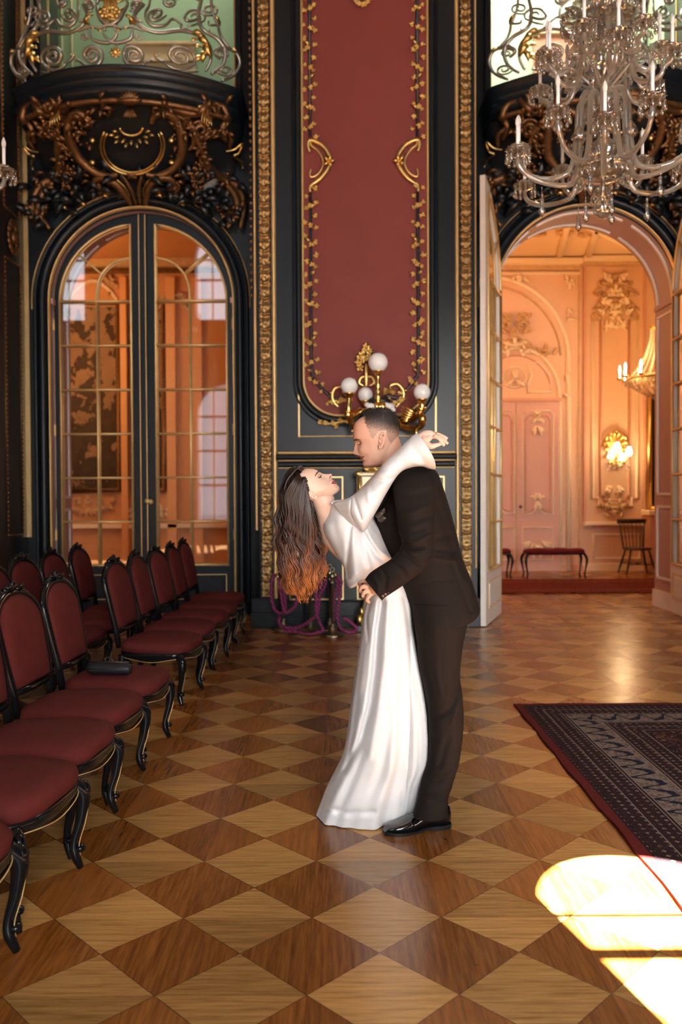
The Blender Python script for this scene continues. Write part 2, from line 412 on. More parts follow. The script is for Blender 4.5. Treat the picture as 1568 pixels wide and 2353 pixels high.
# chair rail
zr = PZ(1038, PY)
hstrip(xA, xB, zr-.028, zr+.006, PY, .05, GOLDM)
hstrip(xA-.02, xB+.02, zr-.085, zr-.025, PY, .075, BLACK)
hstrip(xA, xB, zr-.098, zr-.082, PY, .05, GOLDM)
hstrip(xA, xB, zr-.16, zr-.1, PY, .035, BLACK)
hstrip(xA, xB, zr-.172, zr-.157, PY, .02, GOLDM)
def goldrect(a0, a1, b0, b1, w=.013, Y=PY):
    x0, x1, z0, z1 = PX(a0, Y), PX(a1, Y), PZ(b1, Y), PZ(b0, Y); b = MB()
    for q in ((x0, x1, z0, z0+w), (x0, x1, z1-w, z1), (x0, x0+w, z0+w, z1-w), (x1-w, x1, z0+w, z1-w)): b.box(q[0], q[1], Y-.012, Y, q[2], q[3])
    trim(b, GOLDM); b = MB(); b.box(x0+w+.012, x1-w-.012, Y-.006, Y, z0+w+.012, z1-w-.012); trim(b, BLACK)
goldrect(664, 789, 1095, 1378); goldrect(820, 870, 1095, 1378); goldrect(897, 1022, 1095, 1378)
b = MB(); b.box(-.86, 1.425, PY-.03, PY, 0, .26); b.box(-.87, 1.435, PY-.05, PY, 0, .12); trim(b, BLACK, bevel=.006)
hstrip(-.86, 1.425, .255, .28, PY, .03, BLACK)
# pilaster base blocks
for a, c in ((572, 640), (1050, 1100)):
    b = MB(); b.box(PX(a, PY)+.02, PX(c, PY), PY-.07, PY, 0, .30); b.box(PX(a, PY)+.015, PX(c, PY)+.005, PY-.085, PY, .0, .16); trim(b, BLACK, bevel=.008)
# side face of the deep pier: long pearl framed panels and a gold edge line
X0 = -3.56
def pearl_line(y, z0, z1, step=.05):
    b = MB(); z = z0
    while z < z1: b.ell((X0+.012, y, z), (.012, .013, .016), 6, 4); z += step
    b.box(X0, X0+.008, y-.022, y+.022, z0, z1); return b
yL, yR = 3.56*1880/(784-17), 3.56*1880/(784-52)
b = MB()
for (z0, z1) in ((.95, 3.9), (4.45, 9.3)):
    b.join(pearl_line(yL, z0, z1)); b.join(pearl_line(yR, z0, z1))
    b.box(X0, X0+.012, yL, yR, z0-.02, z0); b.box(X0, X0+.012, yL, yR, z1, z1+.02)
trim(b, BRONZE, True)
b = MB()
for k in range(14):
    a = 2*pi*k/14; b.ell((X0+.02, (yL+yR)/2+.11*cos(a), 4.17+.15*sin(a)), (.02, .05, .05), 8, 5)
b.ell((X0+.02, (yL+yR)/2, 4.17), (.05, .06, .08)); trim(b, BRONZE, True)
b = MB(); b.box(X0, X0+.05, WY-.035, WY-.015, .9, 9.6); trim(b, GOLDM)
# ---- arch surround mouldings on the door wall ----
def arch_path(xc, half, z0, zs, rise, n=36):
    pts = [(xc-half, z0)]+[(xc-half*cos(pi*i/n), zs+rise*sin(pi*i/n)) for i in range(n+1)]+[(xc+half, z0)]
    return pts
def sweep_arch(xc, half, w, t, m, z0=0.0, Y=WY, rise=None):
    pts = arch_path(xc, half, z0, ZS, half if rise is None else rise); n = len(pts); rings = []
    for i in range(n):
        a = pts[max(i-1, 0)]; d = pts[min(i+1, n-1)]; tt = Vector((d[0]-a[0], d[1]-a[1])).normalized(); nn = Vector((-tt.y, tt.x))
        rings.append([(pts[i][0]-nn.x*w*cos(k*pi/6)/2, Y-t*sin(k*pi/6), pts[i][1]-nn.y*w*cos(k*pi/6)/2) for k in range(7)])
    b = MB(); b.loft(rings, closed=False); return trim(b, m, True)
for xc in (XL, XR):
    sweep_arch(xc, HALF+.012, .026, .05, GOLDM)
    sweep_arch(xc, HALF+.085, .10, .075, BLACK)
    sweep_arch(xc, HALF+.165, .05, .05, BLACK)
    sweep_arch(xc, HALF+.20, .012, .045, GOLDM, z0=ZS-.1)
# gallery opening jambs and cornices
for xc in (XL, XR):
    for s in (-1, 1):
        b = MB(); b.box(xc+s*1.12-.03, xc+s*1.12+.03, WY-.06, WY, 5.45, 9.6); trim(b, BLACK)
        b = MB(); b.box(xc+s*1.06-.008, xc+s*1.06+.008, WY+.1, WY+.13, 5.6, 9.6); trim(b, GOLDM)
# soffit and jamb lining of the right opening (painted pink, with raised fields)
def lining(xc, name, m1, m2):
    n = 28; b = MB(); h = HALF-.004
    pts = arch_path(xc, h, 0, ZS, h*.98, n)
    rings = [[(x, y, z) for y in (WY+.01, WY+WT)] for x, z in pts]; b.loft(rings, closed=False); struct(b.build(name, m1, smooth=True))
    # raised borders of the fields
    def strip(i0, i1, q0, q1, zz=None):
        b = MB(); sub = pts[i0:i1+1] if zz is None else zz; rr = []
        for (x, z) in sub:
            if z <= ZS: nx, nz = (1 if x < xc else -1), 0
            else:
                d = Vector((xc-x, ZS-z)).normalized(); nx, nz = d.x, d.y
            e = .018; rr.append([(x, WY+q0, z), (x+nx*e, WY+q0, z+nz*e), (x+nx*e, WY+q1, z+nz*e), (x, WY+q1, z)])
        b.loft(rr, closed=False); trim(b, m2)
    for q0, q1 in ((.09, .125), (.525, .56)):
        strip(1, 9, q0, q1); strip(10, 19, q0, q1); strip(20, 29, q0, q1)
        for x in (xc-h, xc+h): strip(0, 0, q0, q1, [(x, 1.35), (x, 3.45)]); strip(0, 0, q0, q1, [(x, .35), (x, 1.2)])
    for x in (xc-h, xc+h):
        s = 1 if x < xc else -1
        for z in (.35, 1.2, 1.35, 3.45):
            b = MB(); b.box(min(x, x+s*.018), max(x, x+s*.018), WY+.09, WY+.56, z-.015, z+.015); trim(b, m2)
        b = MB(); b.box(min(x, x+s*.03), max(x, x+s*.03), WY+.0, WY+.64, 0, .2); trim(b, m2)
        b = MB(); b.box(min(x, x+s*.022), max(x, x+s*.022), WY+.0, WY+.64, ZS-.03, ZS+.03); trim(b, m1)
lining(XR, 'trim_lining_right', MAUVE, WHITEP)
lining(XL, 'trim_lining_left', MAUVE, WHITEP)
# ---------------- glazed door leaves ----------------
ROWS = [.552, 1.055, 1.558, 2.061, 2.564, 3.067, 3.57]
def leaf_unit(name, parent, wood, gold, knob=False):
    """leaf in its own frame: u from 0 (meeting stile) to 1.02 (hinge), y thickness, z up"""
    H = 1.018; T = .055; b = MB(); n = 16
    # curved outer outline and glass outline
    def outer(i): a = .5*pi*i/n; return (H*sin(a), ZS+H*.985*cos(a))        # from apex to hinge side
    def inner(i):
        u0_ = .14; a0 = math.asin(u0_/.95); a = a0+(.5*pi-a0)*i/n; return (.95*sin(a), ZS+.88*cos(a))
    def slab(poly, y0, y1, mb):
        k = len(poly); mb.add([(x, y0, z) for x, z in poly]+[(x, y1, z) for x, z in poly],
                              [tuple(range(k)), tuple(range(2*k-1, k-1, -1))]+[(i, k+i, k+(i+1) % k, (i+1) % k) for i in range(k)])
    mb = b
    for i in range(n):
        slab([outer(i), outer(i+1), inner(i+1), inner(i)], 0, T, mb)
    slab([(.0, ZS), (.14, ZS), inner(0), outer(0)], 0, T, mb)
    mb.box(0, .14, 0, T, 0, ZS); mb.box(.95, H, 0, T, 0, ZS); mb.box(.14, .95, 0, T, 0, .55)
    fr = b.build(name+'_frame' if False else 'door_frame', wood, parent, smooth=False)
    # gold beads round the glass and glazing bars, on both faces
    g = MB()
    edge = [(.14, .552), (.14, ZS)]+[inner(i) for i in range(n+1)]+[(.95, ZS), (.95, .552)]
    for y in (-.006, T+.006):
        g.tube([(x, y, z) for x, z in edge], .0145, 6); g.tube([(.14, y, .556), (.95, y, .556)], .0145, 6)
        for z in ROWS[1:]:
            g.tube([(.14, y, z), (.95, y, z)], .0135, 6)
        g.tube([(.53, y, .552), (.53, y, ZS)], .0135, 6)
        arc = cr([(.53, 3.57), (.525, 3.72), (.47, 3.88), (.36, 3.99), (.24, 4.045), (.14, 4.06)], 14)
        g.tube([(x, y, z) for x, z in arc], .0135, 6)
        g.tube([(.47, y, 3.88), (.745, y, 4.115)], .0135, 6)
        for z in ROWS:
            for u in (.14, .53, .95): g.ell((u, y, z), (.018, .012, .014), 6, 4)
    for z in ROWS[1:]: g.box(.14, .95, .01, T-.01, z-.006, z+.006)
    g.box(.527, .533, .01, T-.01, .552, ZS)
    g.build('glazing_bars', gold, parent)
    # gold lines and the raised field of the foot panel
    g = MB()
    for y in (-.004, T+.004):
        for q in ((.16, .93, .16, .168), (.16, .93, .44, .448), (.16, .168, .16, .448), (.922, .93, .16, .448)): g.box(q[0], q[1], y-.004, y+.004, q[2], q[3])
    g.build('gilt_lines', gold, parent, smooth=False)
    g = MB(); g.box(.19, .9, -.012, T+.012, .19, .415); g.build('foot_panel', wood, parent, smooth=False, bevel=.008)
    # panes: one sheet, split by the bars
    pl = [(.14, .552), (.95, .552), (.95, ZS)]+[inner(i) for i in range(n-1, -1, -1)]
    g = MB(); g.add([(x, T/2, z) for x, z in pl], [tuple(range(len(pl)))]); g.build('glass_panes', PANE, parent, smooth=False)
    for z in (.9, 2.1, 3.3):
        g = MB(); g.lathe([(.012, -.06), (.014, -.05), (.014, .05), (.012, .06), (.006, .08)], 8, (H+.004, -.012, z)); g.build('hinge', gold, parent)
    if knob:
        g = MB(); g.lathe([(.02, 0), (.022, -.01), (.008, -.014), (.008, -.04), (.026, -.05), (.03, -.065), (.018, -.078), (.004, -.08)], 14, (.04, 0, 1.29), Matrix(((1, 0, 0), (0, 0, 1), (0, -1, 0))).transposed() if False else Matrix.Rotation(radians(-90), 3, 'X'))
        g.build('door_knob', gold, parent)
def leafset(nm, hinge, ang, mirror, wood, gold, label, knob=False):
    o = empty(nm, hinge, ang); struct(o)
    leaf_unit(nm, o, wood, gold, knob)
    # shift so that u = 1.02 sits on the hinge
    for ch in list(o.children):
        me = ch.data
        for v in me.vertices: v.co.x = (1.02-v.co.x)*mirror
        if mirror < 0: pass
        me.flip_normals() if mirror > 0 else None
    return o
# closed pair at the left, dark on this side
leafset('door_1', (XL-HALF+.01, WY+.08, .01), 0, 1, BLACK, GOLDM, '')
leafset('door_2', (XL+HALF-.01, WY+.08, .01), 0, -1, BLACK, GOLDM, '', knob=True)
b = MB(); b.box(XL-.035, XL+.035, WY+.045, WY+.085, 0.02, 4.57); trim(b, BLACK, bevel=.008)
for s in (-.036, .036):
    b = MB(); b.box(XL+s-.004, XL+s+.004, WY+.035, WY+.05, 0.05, 4.55); trim(b, GOLDM)
b = MB(); b.ell((XL+.072, WY+.05, 1.29), (.03, .03, .03)); b.lathe([(.02, 0), (.02, .02)], 12, (XL+.072, WY+.06, 1.29), Matrix.Rotation(pi/2, 3, 'X'))
ko = trim(b, GOLDM, True)
# open pair at the right: white on the side that shows
a1 = atan2(-.94, -.34); leafset('door_3', (XR-HALF+.01, WY+.0, .01), a1, 1, WHITEP, GOLDM, '')
a2 = atan2(.993, .10); leafset('door_4', (XR+HALF-.01, WY+.0, .01), a2, -1, WHITEP, GOLDM, '')
# ---------------- vines on the red panel ----------------
def blossom(b, x, y, z, s, n=5):
    for k in range(n):
        a = 2*pi*k/n+random.random(); b.leaf((x, y, z), (cos(a), -.35, sin(a)), (0, -1, 0), s, s*.8, .25, 3)
    b.ell((x, y-.008, z), s*.3, 6, 4)
for side, nm in ((-1, 'left'), (1, 'right')):
    x = PX(718 if side < 0 else 962, PY); Y = PY-.012
    root = empty('gilt_vine_border', (x, Y, pz0)); tag(root, 'gilded vine border with a dark stem along the %s side of the red wall panel' % nm, 'ornament', 'vine borders of the red panel')
    zm = PZ(376, PY); xin = px0+.16 if side < 0 else px1-.16
    st = MB(); path = []
    xe = (px0+px1)/2-side*-.30
    path = [((px0+px1)/2+side*.20, pz0-.0+.20), ((px0+px1)/2+side*.34, pz0+.17), (x-side*.17, pz0+.21), (x-side*.04, pz0+.36), (x, pz0+.6), (x, zm-.3)]
    path = [(px, pz) for px, pz in path]
    c2 = cr(path, 40); full = [(p[0], Y-.012, p[1]) for p in c2]
    st.tube([(q[0]-x, q[1]-Y, q[2]-pz0) for q in full], .017, 6)
    st.tube([(0, -.012, zm+.26-pz0), (0, -.012, 9-pz0)], .017, 6)
    st.build('stem', BLACKD, root)
    # bow shaped break half way up
    sc = MB(); pts = [(0, -.3), (side*-.0, -.24), (-side*.10, -.17), (-side*.19, -.05), (-side*.20, .05), (-side*.12, .17), (0, .22), (side*.02, .16), (0, .1)]
    sc.tube([(a, -.03, zm-pz0+c) for a, c in cr(pts, 26)], [.012+.012*sin(pi*i/25) for i in range(26)], 6)
    sc.tube([(a*.6-side*.01, -.03, zm-pz0-c*.7) for a, c in cr(pts, 26)], .012, 6)
    for k in range(5): sc.leaf((-side*.19, -.035, zm-pz0), (-side*cos(k*1.2-2.4), -.2, sin(k*1.2-2.4)), (0, -1, 0), .07, .045)
    sc.build('scroll_knot', GOLD, root)
    fl = MB(); zz = pz0+.12; i = 0
    while zz < 9.0:
        if abs(zz-zm) > .24:
            cx = min([q for q in full], key=lambda q: abs(q[2]-zz))[0] if zz < pz0+.55 else x
            sgn = 1 if i % 2 else -1
            blossom(fl, cx-x+sgn*.048+random.uniform(-.012, .012), -.022, zz-pz0, random.uniform(.026, .040))
            if i % 3 == 0: blossom(fl, cx-x+random.uniform(-.02, .02), -.03, zz-pz0+.02, .036)
            if i % 5 == 0: fl.leaf((cx-x, -.015, zz-pz0), (-sgn, -.2, .8), (0, -1, 0), .07, .04)
        zz += .052+.014*(i % 3); i += 1
    for q in full[:9:2]:
        blossom(fl, q[0]-x, -.022, q[2]-pz0+random.choice((-.04, .05)), .034)
    fl.build('gilt_blossoms', GOLD, root)
# pendant at the head of the panel
b = MB(); cx, cz = PX(838, PY), PZ(-12, PY); 
for k in range(11):
    a = pi+pi*k/10; blossom(b, .085*cos(a), -.03, .13*sin(a), .035)
b.tube([(.07*cos(pi+pi*k/12), -.03, .11*sin(pi+pi*k/12)) for k in range(13)], .012, 6)
b.tube([(-.07, -.03, 0), (-.06, -.03, .2), (0, -.03, .35), (.06, -.03, .2), (.07, -.03, 0)], .012, 6)
o = b.build('gilt_pendant', GOLD); o.location = (cx, PY-.012, cz); tag(o, 'small gilded pendant ornament at the top of the red panel', 'ornament')
# ---------------- room beyond the doors ----------------
FY = 14.5; FC = 5.50
OCHRE = mat('ochre_wall', (.66, .33, .13), .6, nscale=5, namt=.08)
holed_wall('wall_beyond', .4, 9, 0, FC+.2, FY, FY+.3, [], PEACH)
holed_wall('wall_beyond_left', -10, .4, 0, FC+.2, FY, FY+.3, [], OCHRE)
struct(bx(.3, .4, WY+WT, FY, 0, FC).build('wall_partition', OCHRE, smooth=False))
struct(bx(-10, .35, WY+WT, FY+.3, FC, FC+.05).build('ceiling_beyond_left', OCHRE, smooth=False))
struct(bx(.35, 9, WY+WT, FY+.3, FC, FC+.05).build('ceiling_beyond', mat('warm_ceiling_plaster', (.80, .60, .38), .7), smooth=False))
b = MB(); b.box(-10, XL-HALF, WY+WT-.02, WY+WT, 0, FC); b.box(XL+HALF, XR-HALF, WY+WT-.02, WY+WT, 0, FC); b.box(XR+HALF, 9, WY+WT-.02, WY+WT, 0, FC); b.box(XL-HALF, XL+HALF, WY+WT-.02, WY+WT, 4.7, FC); b.box(XR-HALF, XR+HALF, WY+WT-.02, WY+WT, 4.7, FC)
struct(b.build('wall_beyond_near', PEACH, smooth=False))
def fp(x, y, Y=FY): q = P(x, y, Y); return q.x, q.z
def fbox(a0, a1, b0, b1, t, m, Y=FY, bev=.006):
    x0, z1 = fp(a0, b0, Y); x1, z0 = fp(a1, b1, Y); b = MB(); b.box(x0, x1, Y-t, Y, z0, z1); return trim(b, m, bevel=bev)
def fmould(pts, w, t, m, Y=FY, closed=True, n=0):
    q = [fp(x, y, Y) for x, y in pts]
    if n: q = cr(q, n)
    b = MB(); p3 = [(x, Y-.01, z) for x, z in q]
    if closed: p3.append(p3[0]); p3.append(p3[1])
    b.tube(p3, w/2, 8, flat=2*t/w); return trim(b, m, True)
# cornice, frieze, pilaster borders
fbox(900, 1332, 602, 612, .22, STUC); fbox(900, 1332, 612, 622, .10, STUCD); fbox(900, 1332, 628, 632, .05, STUC)
fbox(-700, 825, 606, 616, .22, STUCD); fbox(-700, 825, 616, 626, .10, BRONZE)
fbox(1329, 1333, 610, 1300, .03, STUCD); fbox(1340, 1346, 610, 1200, .06, PEACHD); fbox(1333, 1560, 598, 606, .3, STUC); fbox(1333, 1560, 606, 612, .18, STUCD)
fmould([(1362, 730), (1362, 1144), (1374, 1144), (1374, 1160), (1452, 1160), (1452, 1144), (1464, 1144), (1464, 730)], .05, .03, STUC, closed=False)
fmould([(1380, 735), (1380, 1138), (1388, 1138), (1388, 1150), (1440, 1150), (1440, 1138), (1446, 1138), (1446, 735)], .045, .035, PEACHD, closed=False)
fbox(1478, 1483, 612, 1200, .05, PEACHD)
fbox(1341, 1485, 1199, 1206, .12, STUC); fbox(1341, 1485, 1206, 1212, .07, PEACHD)
fmould([(1364, 1228), (1364, 1283), (1470, 1283), (1470, 1228)], .04, .03, STUC)
fbox(1341, 1600, 1294, 1313, .05, STUC); fbox(900, 1341, 1300, 1314, .04, PEACHD)
# great arch and the double door under it
arc = [(1122+184*sin(a), 826-188*cos(a)) for a in [(-.9+i*.1) for i in range(25)]]
fmould(arc+[(1306, 900), (1307, 1310)], .085, .07, STUC, closed=False); 
fmould([(1122+168*sin(a), 829-172*cos(a)) for a in [(-.9+i*.1) for i in range(25)]], .03, .04, STUCD, closed=False)
arc2 = [(1186+98*sin(a), 905-105*cos(a)) for a in [(-1.57+i*.157) for i in range(21)]]
x0, z0 = fp(1086, 1312); x1, z1 = fp(1290, 918)
b = MB(); b.box(x0, x1, FY-.05, FY, 0, z1); o = trim(b, PINKD)
fmould(arc2+[(1286, 920), (1287, 1310)], .07, .07, STUC, closed=False); fmould([(1186+82*sin(a), 903-86*cos(a)) for a in [(-1.5+i*.15) for i in range(21)]], .03, .03, PEACHD, closed=False)
fbox(1086, 1288, 916, 923, .09, PEACHD)
fbox(1184.5, 1187, 924, 1312, .075, STUCD)
fmould([(1212, 902), (1268, 902), (1262, 860), (1236, 833), (1212, 838), (1222, 862), (1212, 884)], .035, .04, STUC, n=0)
c = fp(1182, 868)
fmould([(1182+26*sin(a), 868+24*cos(a)) for a in [i*.4 for i in range(16)]], .03, .04, STUC)
for dx in (0, -88):
    for (a0, a1, b0, b1) in ((1200+dx, 1270+dx, 945, 1182), (1207+dx, 1263+dx, 955, 1174)):
        fmould([(a0, b0+10), (a0+8, b0), (a1-8, b0), (a1, b0+10), (a1, b1), ((a0+a1)/2+14, b1-2), ((a0+a1)/2, b1-14), ((a0+a1)/2-14, b1-2), (a0, b1)], .035, .075, STUC if a0 % 2 == 0 else PEACHD)
    fmould([(1200+dx, 1212), (1270+dx, 1212), (1270+dx, 1285), (1200+dx, 1285)], .03, .075, STUC)
b = MB(); q = fp(1194, 1164); b.lathe([(.02, 0), (.025, -.01), (.01, -.02), (.01, -.05), (.03, -.06), (.02, -.09), (.003, -.1)], 10, (q[0], FY-.06, q[1]), Matrix.Rotation(radians(-90), 3, 'X'))
trim(b, BRONZE, True)
# stucco flourishes
def flourish(cx, cy, w, h, n, m, Y=FY, seed=1, sym=True, name='ornament'):
    rnd = random.Random(seed); b = MB(); sc = 14.5/1880
    for i in range(n):
        dx, dy = rnd.uniform(0, w/2), rnd.uniform(-h/2, h/2)
        a = rnd.uniform(0, 6.28); r = rnd.uniform(.25, .5)*min(w, h)*.35
        for s in ((-1, 1) if sym else (1,)):
            q = fp(cx+s*dx, cy+dy, Y); pts = []
            for k in range(14):
                t = k/13; rr = r*(1-.8*t)*sc; an = a+4.5*t
                pts.append((q[0]+s*rr*cos(an), Y-.03, q[1]+rr*sin(an)))
            b.tube(pts, [.028*(1-.6*k/13) for k in range(14)], 6)
            b.leaf((q[0], Y-.02, q[1]), (s*cos(a), -.3, sin(a)), (0, -1, 0), .13, .07, .3, 3)
            if i % 3 == 0: b.ell((q[0], Y-.04, q[1]), .035, 8, 5)
    return trim(b, m, True)
flourish(1182, 760, 66, 70, 16, STUCD, Y=FY-.05, seed=3); flourish(1182, 800, 46, 30, 8, STUC, Y=FY-.06, seed=5)
flourish(1240, 812, 70, 20, 10, STUCD, seed=8, sym=False); flourish(1125, 812, 60, 20, 9, STUCD, seed=9, sym=False)
flourish(1413, 680, 84, 96, 22, STUCD, seed=11); flourish(1413, 680, 60, 90, 14, STUC, Y=FY-.03, seed=12); flourish(1413, 735, 44, 50, 8, STUC, seed=13)
flourish(1410, 1166, 62, 32, 12, STUCD, seed=14); flourish(1410, 1140, 24, 40, 6, STUC, seed=15)
flourish(1305, 655, 24, 50, 4, STUC, seed=16, sym=False); flourish(1304, 720, 12, 44, 4, STUC, seed=17, sym=False); flourish(1192, 638, 40, 10, 5, STUC, seed=18)
flourish(1304, 890, 10, 60, 5, STUC, seed=19, sym=False)
flourish(1234, 975, 16, 60, 6, STUC, Y=FY-.06, seed=20); flourish(1234, 1150, 12, 30, 4, STUC, Y=FY-.06, seed=21); flourish(1232, 1258, 40, 24, 6, STUC, Y=FY-.06, seed=22)
flourish(1182, 868, 22, 26, 5, STUC, Y=FY-.05, seed=23)
# stucco on the ceiling
b = MB(); rnd = random.Random(4)
for k in range(60):
    x = 4.1+rnd.uniform(-1, 1); y = 12.6+rnd.uniform(-.5, .5)
    r = .14*rnd.uniform(.5, 1.3); a = rnd.uniform(0, 6)
    b.tube([(x+r*(1-.07*i)*cos(a+i*.4), y+r*(1-.07*i)*sin(a+i*.4), FC-.03) for i in range(12)], .03, 5)
trim(b, STUCD, True)
for pts in ([(1.5, 10.2), (5, 13.9), (9, 13.9)], [(3.4, 10), (4.3, 14.2)], [(3.0, 10), (3.8, 14.2)]):
    b = MB(); b.tube([(x, y, FC-.02) for x, y in pts], .06, 6); trim(b, STUC, True)
# left part of the far wall seen through the closed glass door
PO = mat('ochre_pilaster', (.80, .42, .17), .55)
fbox(278, 300, 640, 1310, .12, PO); fbox(382, 410, 640, 1310, .10, PO); fbox(130, 146, 640, 1310, .06, PEACHD); fbox(440, 470, 640, 1310, .08, PO)
fmould([(150+0, 760), (160, 690), (215, 645), (270, 690), (278, 760)], .07, .05, STUC, closed=False, n=20)
fbox(60, 560, 1205, 1212, .10, STUC); fbox(60, 560, 1296, 1312, .05, STUC)
flourish(250, 660, 80, 40, 8, STUCD, seed=31, sym=False); flourish(205, 1165, 110, 36, 14, STUCD, seed=32); flourish(400, 690, 90, 50, 10, STUCD, seed=33)
flourish(345, 1175, 90, 26, 8, STUC, seed=34)
def tapestry_mat():
    m = NT('woven_landscape'); o = m.obj(); sp = m.n('ShaderNodeSeparateXYZ'); m.set(sp.inputs[0], o)
    n1 = m.noise(m.mapp(o, (1, 1, .8)), 2.6, 8, .65); n2 = m.noise(o, 1.1, 3)
    sky = m.ramp(n2, [(.3, (.22, .13, .06)), (.7, (.36, .22, .11))])
    tree = m.ramp(n1, [(.3, (.018, .014, .010)), (.7, (.09, .055, .025))])
    f = m.math('GREATER_THAN', m.math('ADD', n1, m.math('MULTIPLY', m.math('ABSOLUTE', m.math('SUBTRACT', sp.outputs[2], 2.6)), .045)), .535)
    m.p(Base_Color=m.mix(f, sky, tree), Roughness=.9); return m.m
TAP = tapestry_mat()
def picture(a0, a1, b0, b1, lab, name='woven_tapestry', fm=None):
    x0, z1 = fp(a0, b0, FY-.04); x1, z0 = fp(a1, b1, FY-.04); xc, zc = (x0+x1)/2, (z0+z1)/2
    r = empty(name, (xc, FY-.02, z0)); tag(r, lab, 'tapestry'); w, h = (x1-x0)/2, z1-z0
    b = MB(); b.box(-w+.05, w-.05, -.03, -.005, .05, h-.05); b.build('woven_picture', TAP, r, smooth=False)
    b = MB(); b.tube([(-w, -.03, 0), (w, -.03, 0), (w, -.03, h), (-w, -.03, h), (-w, -.03, 0)], .05, 8); b.build('frame', BRONZE, r)
picture(152, 276, 700, 1128, 'tall woven landscape of dark trees seen through the left leaf of the closed glass door')
picture(304, 380, 700, 1128, 'narrow woven landscape hanging behind the middle stiles of the closed glass door')
x0, z1 = fp(1494, 905, FY-.1); x1, z0 = fp(1560, 1168, FY-.1)
r = empty('wall_mirror', ((x0+x1)/2, FY-.02, z0)); tag(r, 'tall gold framed mirror above the mantel, half hidden by the right jamb', 'mirror')
w, h = (x1-x0)/2, z1-z0
b = MB(); b.box(-w, w, -.07, -.02, 0, h); b.build('mirror_sheet', mat('dark_mirror', (.02, .012, .008), .15), r, smooth=False)
b = MB(); b.tube([(-w, -.07, 0), (w, -.07, 0), (w, -.07, h), (-w, -.07, h), (-w, -.07, 0)], .045, 8); b.build('frame', GOLD, r)
x0, z1 = fp(1483, 1172, FY-.25); x1, z0 = fp(1570, 1310, FY-.25)
r = empty('fireplace_mantel', (x0, FY-.02, 0)); tag(r, 'stone fireplace mantel under the tall mirror at the far wall', 'mantel')
b = MB(); b.box(0, x1-x0+1, -.42, -.02, z1-.09, z1); b.build('shelf', STUC, r, smooth=False, bevel=.015)
b = MB(); b.box(.05, .2, -.34, -.02, 0, z1-.09); b.box(.2, x1-x0+1, -.2, -.02, .0, z1-.09); b.build('surround', PEACHD, r, smooth=False, bevel=.01)
# ---------------- galleries behind the balconies ----------------
GB = mat('light_green_gallery_wall', (.50, .60, .40), .7, nscale=1.5, namt=.1)
for xc, m, nm in ((XL, GREEN, 'left'), (XR, GB, 'right')):
    b = MB(); b.box(xc-1.9, xc+1.9, 11.5, 11.6, 5.5, 10); b.box(xc-1.95, xc-1.9, WY+WT, 11.6, 5.5, 10); b.box(xc+1.9, xc+1.95, WY+WT, 11.6, 5.5, 10)
    struct(b.build('wall_gallery_'+nm, m, smooth=False)); struct(bx(xc-2, xc+2, WY+WT-.1, 11.7, 9.6, 9.7).build('ceiling_gallery_'+nm, m, smooth=False))
    struct(bx(xc-2, xc+2, WY+.02, 11.7, 5.50, 5.56).build('floor_gallery_'+nm, BLACKD, smooth=False))
def gbox(a0, a1, b0, b1, m, Y=11.48, t=.05):
    q0 = P(a0, b0, Y); q1 = P(a1, b1, Y); b = MB(); b.box(q0.x, q1.x, Y-t, Y, q1.z, q0.z); return trim(b, m, bevel=.01)
CREAM = mat('cream_gilt_frame', (.75, .62, .36), .4)
gbox(140, 146, -200, 190, CREAM); gbox(163, 169, -200, 190, CREAM); gbox(120, 124, -200, 190, BLACK)
gbox(292, 455, 103, 110, STUCD, t=.1); gbox(296, 451, 110, 175, mat('tan_panel', (.62, .46, .24), .6), t=.04); gbox(296, 451, 140, 148, STUCD, t=.09)
gbox(1225, 1330, 85, 175, mat('faded_red_panel', (.55, .22, .13), .6), t=.06); gbox(1220, 1335, 80, 86, STUCD, t=.1)
gbox(1480, 1486, -200, 180, BLACK); gbox(1540, 1560, -200, 180, BLACK)
b = light('gallery_lamp', 'AREA', (XL+.2, 10.5, 9.5), 55, (1, 1, .85), shape='RECTANGLE', size=2.2, size_y=1.2)
b = light('gallery_lamp', 'AREA', (XR, 10.5, 9.5), 420, (1, 1, .88), shape='RECTANGLE', size=2.6, size_y=1.2)
